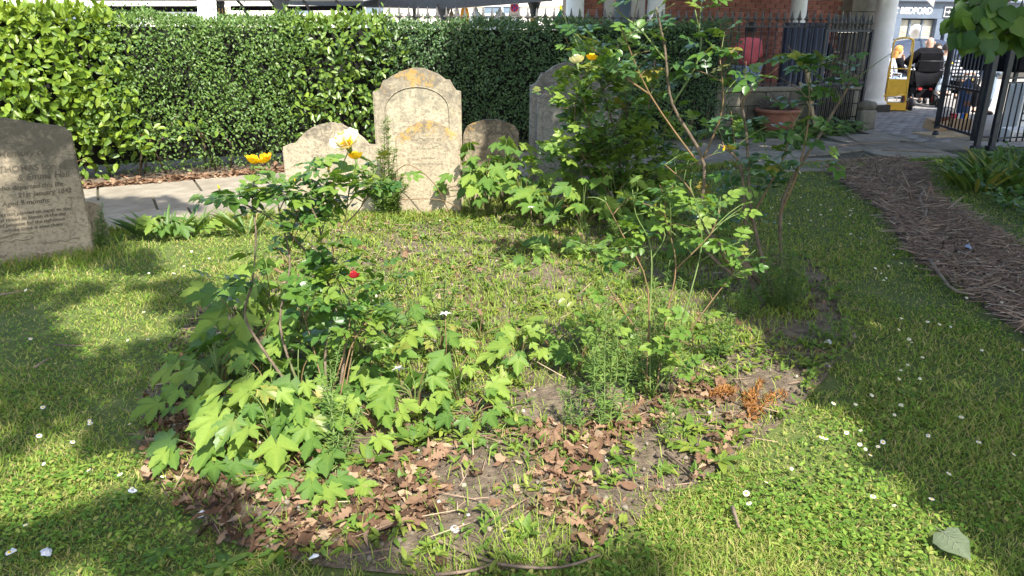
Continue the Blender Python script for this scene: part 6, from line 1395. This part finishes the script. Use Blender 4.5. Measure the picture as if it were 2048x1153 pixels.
def shop_window(p0_, p1_, name='window'):
    x0 = sx_(p0_) ; x1 = sx_(p1_); zb = .62; zt = sz(46); w = box(name, ((x0 + x1) / 2, .12, (zb + zt) / 2), (x1 - x0, .02, zt - zb), m_glass, t)
    cx_ = (x0 + x1) / 2; hw = (x1 - x0) / 2; hz = (zt - zb) / 2
    for k in range(4): box('mullion', (-hw + k * 2 * hw / 3, -.03, 0), (.07, .06, 2 * hz), m_slate, w)
    for k in (0.0, .45): box('transom', (0, -.034, -hz + k * 2 * hz), (2 * hw, .06, .07), m_slate, w)
    box('stall_riser', ((x0 + x1) / 2, .05, .31), (x1 - x0, .12, .62), m_slate, t); return w, hw, hz
w1, hw, hz = shop_window(1799, 1872); V, T = lathe_np([(0, -.004), (.27, -.004), (.27, .004), (0, .004)], 28); obj('roundel', mesh_np('roundel', V[:, [0, 2, 1]], T, m_white), w1, (.05, -.05, .32))
for k in range(3): box('poster', (-hw + .25 + .35 * k, -.02, -hz * .12), (.24, .01, .34), [m_yellow, m_pink, m_lilac][k], w1)
shop_window(1940, 1980); shop_window(1742, 1776)
dr = box('door', ((sx_(1902) + sx_(1930)) / 2, .15, 1.0), (sx_(1930) - sx_(1902), .05, 2.0), m_slate, t); box('pane', (0, -.03, .15), (.5, .02, 1.3), m_glass, dr)
zf = (sz(16) + sz(44)) / 2
text_mesh('lettering', 'BEDFORD', .30, m_white, t, (sx_(1793), -.09, zf - .12), (PI / 2, 0, 0), 0, 'LEFT', .004, .008)
text_mesh('lettering', 'it', .42, m_white, t, (sx_(1776), -.09, zf - .12), (PI / 2, 0, 0), .35, 'LEFT', .004, .006)
text_mesh('lettering', 'Open', .24, m_white, t, (sx_(1921), -.09, zf - .1), (PI / 2, 0, 0), 0, 'LEFT', .004, .006)
ab = box('arrow_sign', (sx_(1886), -.12, zf - .05), (.30, .03, .32), m_white, t); box('arrow_ground', (0, -.017, 0), (.25, .005, .27), m_iron, ab)
quad('arrow', [(-.09, -.022, -.02), (.02, -.022, -.02), (.02, -.022, -.08), (.1, -.022, 0), (.02, -.022, .08), (.02, -.022, .02), (-.09, -.022, .02)], m_white, ab, .003)
t = thing('awning_arm', 'slanting grey awning edge above the shop at the top of the picture', 'awning', P(1850, 5, 20)); quad('canvas', [(-.5, 0, .5), (.35, .2, -.12), (.6, .6, .6)], m_soffit, t, .03)
# lamp post before the shop
q = P(1893, 100, 21); t = thing('lamp_post', 'thin black street post between shop and right gate', 'post', (q.x, 21, 0)); lathe('shaft', [(.07, 0), (.07, .3), (.04, .35), (.035, 4)], m_iron, t, 10); lathe('collar', [(.06, 0), (.07, .06), (.06, .12)], m_iron, t, 10, (0, 0, 1.2))

# ---- things behind the right railing
t = thing('stall_cover', 'black draped stall cover behind the right railing', 'cover', (9.6, 12.6, 0), .15)
bm = bmesh.new(); pr = [(-1.35, .95), (-1.35, 1.2), (-.55, 1.75), (2.0, 1.8), (2.0, .95)]
f = bm.faces.new([bm.verts.new((x, 0, z)) for x, z in pr]); r_ = bmesh.ops.extrude_face_region(bm, geom=[f]); bmesh.ops.translate(bm, verts=[v for v in r_['geom'] if isinstance(v, bmesh.types.BMVert)], vec=(0, 1.3, 0)); bmesh.ops.recalc_face_normals(bm, faces=bm.faces[:]); bmesh.ops.bevel(bm, geom=bm.edges[:], offset=.04, segments=2, affect='EDGES', clamp_overlap=True); obj_bm('canvas', bm, m_black, t, False)
for x in (-1.25, 1.9): box('leg', (x, .1, .48), (.05, .05, .96), m_iron, t)
for i, (x, y, w_, h_, lab, mt) in enumerate([(8.0, 11.7, .3, .8, 'tall white carton behind the right railing, leftmost', m_white), (8.4, 11.85, .34, .72, 'tall white carton behind the right railing, second', m_white), (8.85, 12.0, .3, .66, 'reddish carton behind the right railing', m_red), (7.75, 11.3, .55, .16, 'flat white printed box at the foot of the right railing', m_white), (9.4, 12.0, .5, .6, 'dark crate behind the right railing', m_darkst)]):
    t = thing('carton', lab, 'box', (x, y, 0), .2); box('body', (0, 0, h_ / 2 + .01), (w_, .3, h_), mt, t, bevel=.01); box('flap', (0, -.04, h_ + .02), (w_ * .96, .2, .012), mt, t, rx=.15)
    if mt is m_white:
        for k in range(5): box('print_line', (0, -.153, h_ * (.2 + .14 * k)), (w_ * R.uniform(.4, .8), .003, h_ * .035), m_darkst, t)
t = thing('litter_bin', 'narrow blue and orange sack behind the right gate leaf', 'sack', (8.0, 13.2, 0)); lathe('bag', [(0, 0), (.09, .02), (.1, .3), (.09, .7), (.04, .8), (0, .82)], simple('dull_blue', (.05, .085, .19), 9, rough=.7), t, 14); box('band', (0, -.1, .4), (.1, .02, .08), m_terra, t); box('band', (0, -.1, .6), (.09, .02, .06), m_terra, t)
o = box('timber_sheet', (6.95, 11.75, .03), (.9, .5, .05), m_plank, None, .25, .005); tag(o, 'flat pale timber board lying in the gateway under the right gate', 'board')
t = thing('carton', 'tilted brown cardboard box lid on the timber board', 'box', (6.95, 12.1, .06), .5); box('body', (0, 0, .09), (.32, .24, .16), m_card, t, rx=.25, bevel=.004); box('lid', (-.05, -.12, .18), (.3, .2, .01), m_terra, t, rx=-.6)
t = thing('carton', 'small open cardboard box with goods behind the right gate', 'box', (7.35, 12.2, .06), .1); box('body', (0, 0, .09), (.34, .26, .18), m_card, t, bevel=.004)
for k in range(4): box('goods', (-.1 + .07 * k, 0, .2), (.05, .1, .12), [m_red, m_white, m_signb, m_orangec][k], t)

# ---- market pavilion and street behind the hedge
t = thing('market_pavilion', 'dark framed market pavilion with gilded posts behind the hedge', 'pavilion', (0, 0, 0))
E0 = P(560, 2, 20.5); E1 = P(888, 9, 17.5); E2 = P(1100, -8, 15.6)
def beam(name, a, b, w_, h_, mat, parent):
    m = (a + b) / 2; dd = b - a; o = box(name, m, (dd.length, w_, h_), mat, parent); o.rotation_euler = (0, -math.asin(dd.z / dd.length), math.atan2(dd.y, dd.x)); return o
beam('eave_beam', E0, E1, .16, .2, m_iron, t); beam('eave_beam', E1, E2, .16, .2, m_iron, t)
quad('soffit', [tuple(E0 + Vector((0, .1, .12))), tuple(E1 + Vector((0, .1, .12))), tuple(E2 + Vector((0, .1, .12))), tuple(E2 + Vector((.5, 5, .9))), tuple(E0 + Vector((.5, 5, .9)))], m_soffit, t, .05)
def mpost(px, Y, ztop, r=.075, gold=True, flare=True):
    q = P(px, 40, Y); o = lathe('post', [(r * 1.5, 0), (r * 1.5, .3), (r, .35), (r, ztop - .35), (r * 1.2, ztop - .3), (r * 1.15, ztop - .25)] + ([(r * 2.2, ztop - .05), (r * 2.6, ztop + .05)] if flare else [(r, ztop)]), m_iron, t, 14, (q.x, q.y, 0))
    if gold:
        for k in range(10):
            a = 2 * PI * k / 10; box('gilt_strip', (math.cos(a) * r, math.sin(a) * r, ztop - .8), (.014, .014, .8), m_gold, o)
mpost(888, 17.6, E1.z - .05, .07, False); mpost(1068, 16.1, E2.z + .0, .075); mpost(706, 19.3, E0.z, .085); mpost(441, 17, 2.5, .115, flare=False); mpost(565, 16.5, 2.3, .08, False)
t = thing('stall_awning', 'long pale market awning with a dark valance at the upper left', 'awning', (P(200, 10, 17).x, 17, 0))
x1 = P(735, 10, 17).x - P(200, 10, 17).x
box('canopy', (x1 / 2, .6, P(400, 2, 17).z + .1), (x1, 2.0, .09), m_soffit, t, rx=.08); box('frame_rail', (x1 / 2, -.45, P(400, 5, 17).z + .05), (x1, .05, .05), m_iron_g, t)
box('valance', (x1 * .18, .2, P(400, 20, 17).z), (x1 * .36, .04, .17), m_black, t); box('valance', (x1 * .72, .3, P(400, 16, 17).z), (x1 * .5, .04, .10), m_black, t); box('counter_rail', (x1 * .2, -.2, P(400, 28, 17).z), (x1 * .42, .06, .06), m_white, t); box('counter', (x1 * .5, .2, .98), (x1, .8, .9), m_greyc, t)
for k in range(5): tube('bracket', [(x1 * (.42 + .12 * k), -.4, P(400, 4, 17).z), (x1 * (.42 + .12 * k), -.1, P(400, 14, 17).z), (x1 * (.42 + .12 * k), .1, P(400, 30, 17).z), (x1 * (.42 + .12 * k), .1, .5)], .03, m_iron, t)
q = P(410, 20, 16.5); o = box('white_board', (q.x, 16.5, 1.5), (.4, .04, 1.5), m_white, None, 0, .01, 0, .08); tag(o, 'tilted white board rising above the hedge at upper left', 'board')
t = thing('delivery_van', 'white van parked behind the hedge at the far upper left', 'van', (P(95, 10, 18.5).x, 18.5, 0), .05)
box('body', (0, 0, 1.25), (3.6, 1.9, 1.9), m_white, t, bevel=.12); box('window', (.9, -.96, 1.75), (1.0, .03, .55), m_cglass, t, bevel=.03); box('window', (-.6, -.96, 1.75), (1.2, .03, .55), m_cglass, t, bevel=.03)
for x in (-1.2, 1.2): w__ = wheel('wheel', (x, -.88, .33), .33, .2, t); w__.rotation_euler = (0, 0, PI / 2)
t = thing('pale_building', 'sunlit cream building across the street behind the market', 'building', (-4, 33, 0), -.03)
box('wall', (0, 0, 4), (46, .4, 8), m_cream, t)
for z in (2.4, 2.75, 3.3): box('string_course', (0, -.24, z), (46, .12, .07), m_cream, t)
for x in (-16, -12.5, -9, -5.2, -2.2, 3.6): wn = box('window', (x, -.22, 2.0), (1.5, .08, 1.4), m_cglass, t); box('frame', (0, -.05, 0), (.07, .05, 1.4), m_white, wn); box('frame', (0, -.053, .2), (1.5, .05, .07), m_white, wn)
text_mesh('lettering', 'madad', .40, m_iron, t, (P(963, 12, 32.7).x + 4, -.26, P(963, 12.5, 32.7).z), (PI / 2, 0, 0), 0, 'LEFT', .01, .012)
def signpost(px, Y, label, build):
    q = P(px, 30, Y); t = thing('road_sign', label, 'sign', (q.x, Y, 0)); lathe('pole', [(.03, 0), (.03, 2.6)], m_greyc, t, 10); build(t, Y); return t
def disc(name, r, mat, parent, loc, th=.01):
    V, T = lathe_np([(0, -th), (r, -th), (r, th), (0, th)], 24); return obj(name, mesh_np(name, V[:, [0, 2, 1]], T, mat), parent, loc)
def b1(t, Y):
    z = P(1029, 18, Y).z; box('plate', (0, -.05, z), (.22, .02, .32), m_white, t); disc('red_disc', .1, m_signr, t, (0, -.065, z + .02)); disc('blue_disc', .075, m_signb, t, (0, -.08, z + .02)); box('red_bar', (0, -.095, z + .02), (.025, .012, .16), m_signr, t, ry=.785); box('red_bar', (0, -.099, z + .02), (.025, .012, .16), m_signr, t, ry=-.785); box('small_plate', (0, -.05, P(1029, 34, Y).z), (.22, .02, .09), m_white, t); box('small_plate', (0, -.05, P(1029, -1, Y).z), (.22, .02, .1), m_lilac, t)
signpost(1029, 19.5, 'no stopping sign with red and blue disc above the hedge', b1)
def b2(t, Y):
    z = P(1033, 49, Y).z; disc('blue_disc', .14, m_signb, t, (0, -.05, z)); quad('arrow', [(-.09, -.065, .03), (0, -.065, .03), (0, -.065, .08), (.09, -.065, 0), (0, -.065, -.08), (0, -.065, -.03), (-.09, -.065, -.03)], m_white, t, .004)
signpost(1033, 21, 'round blue arrow sign just above the hedge', b2)
def drape(px, py, Y, w_, h_, mat, label, seed, name='draped_cloth', cat='cloth'):
    q = P(px, py, Y); V, T = lathe_np([(w_ * .5, -h_), (w_ * .52, -h_ * .6), (w_ * .5, -h_ * .35), (w_ * .42, -h_ * .18), (w_ * .18, -h_ * .08), (w_ * .08, 0), (0, .02)], 16)
    for i in range(len(V)): k = 1 + .25 * mnoise.noise((V[i][0] * 6, V[i][1] * 6, V[i][2] * 2 + seed)) ; V[i][0] *= k; V[i][1] *= k * .7
    t = thing(name, label, cat, (q.x, Y, 0)); obj('cloth', mesh_np('cloth', V + (0, 0, q.z), T, mat), t); lathe('pole', [(.02, 0), (.02, q.z)], m_iron, t, 8)
drape(952, 16, 17, .34, .9, m_greyc, 'left of two light grey draped covers above the hedge', 1); drape(1000, 18, 17.2, .34, .9, m_greyc, 'right of two light grey draped covers above the hedge', 5)
drape(930, 10, 19, .22, .6, m_orangec, 'orange and yellow cloth hanging in the market above the hedge', 9); drape(914, 14, 19.4, .14, .6, m_lilac, 'pale lilac cloth hanging beside the orange one', 3); drape(903, 18, 19, .14, .6, m_blockst, 'brown patterned cloth hanging beside the lilac one', 7)
q = P(1128, 30, 15.2); t = thing('green_parasol', 'slanting green canvas edge behind the hedge beside the brick wall', 'parasol', (q.x, 15.2, 0)); quad('canvas', [(-.28, 0, 1.65), (.1, 0, 2.35), (.6, .3, 2.35), (.3, .3, 1.6)], m_green, t, .02); beam('white_edge', Vector((-.05, -.05, 1.62)), Vector((.34, -.05, 2.02)), .03, .05, m_white, t); lathe('pole', [(.025, 0), (.025, 2.3)], m_white, t, 8, (.3, .2, 0))
q = P(829, 30, 22); t = thing('lamp_post', 'grey lamp post seen between the pavilion posts', 'post', (q.x, 22, 0)); lathe('shaft', [(.1, 0), (.1, 1.6), (.06, 1.7), (.06, 1.98), (.08, 2.0), (.08, 2.05), (.05, 2.1), (.045, 4.2)], m_iron_g, t, 12)
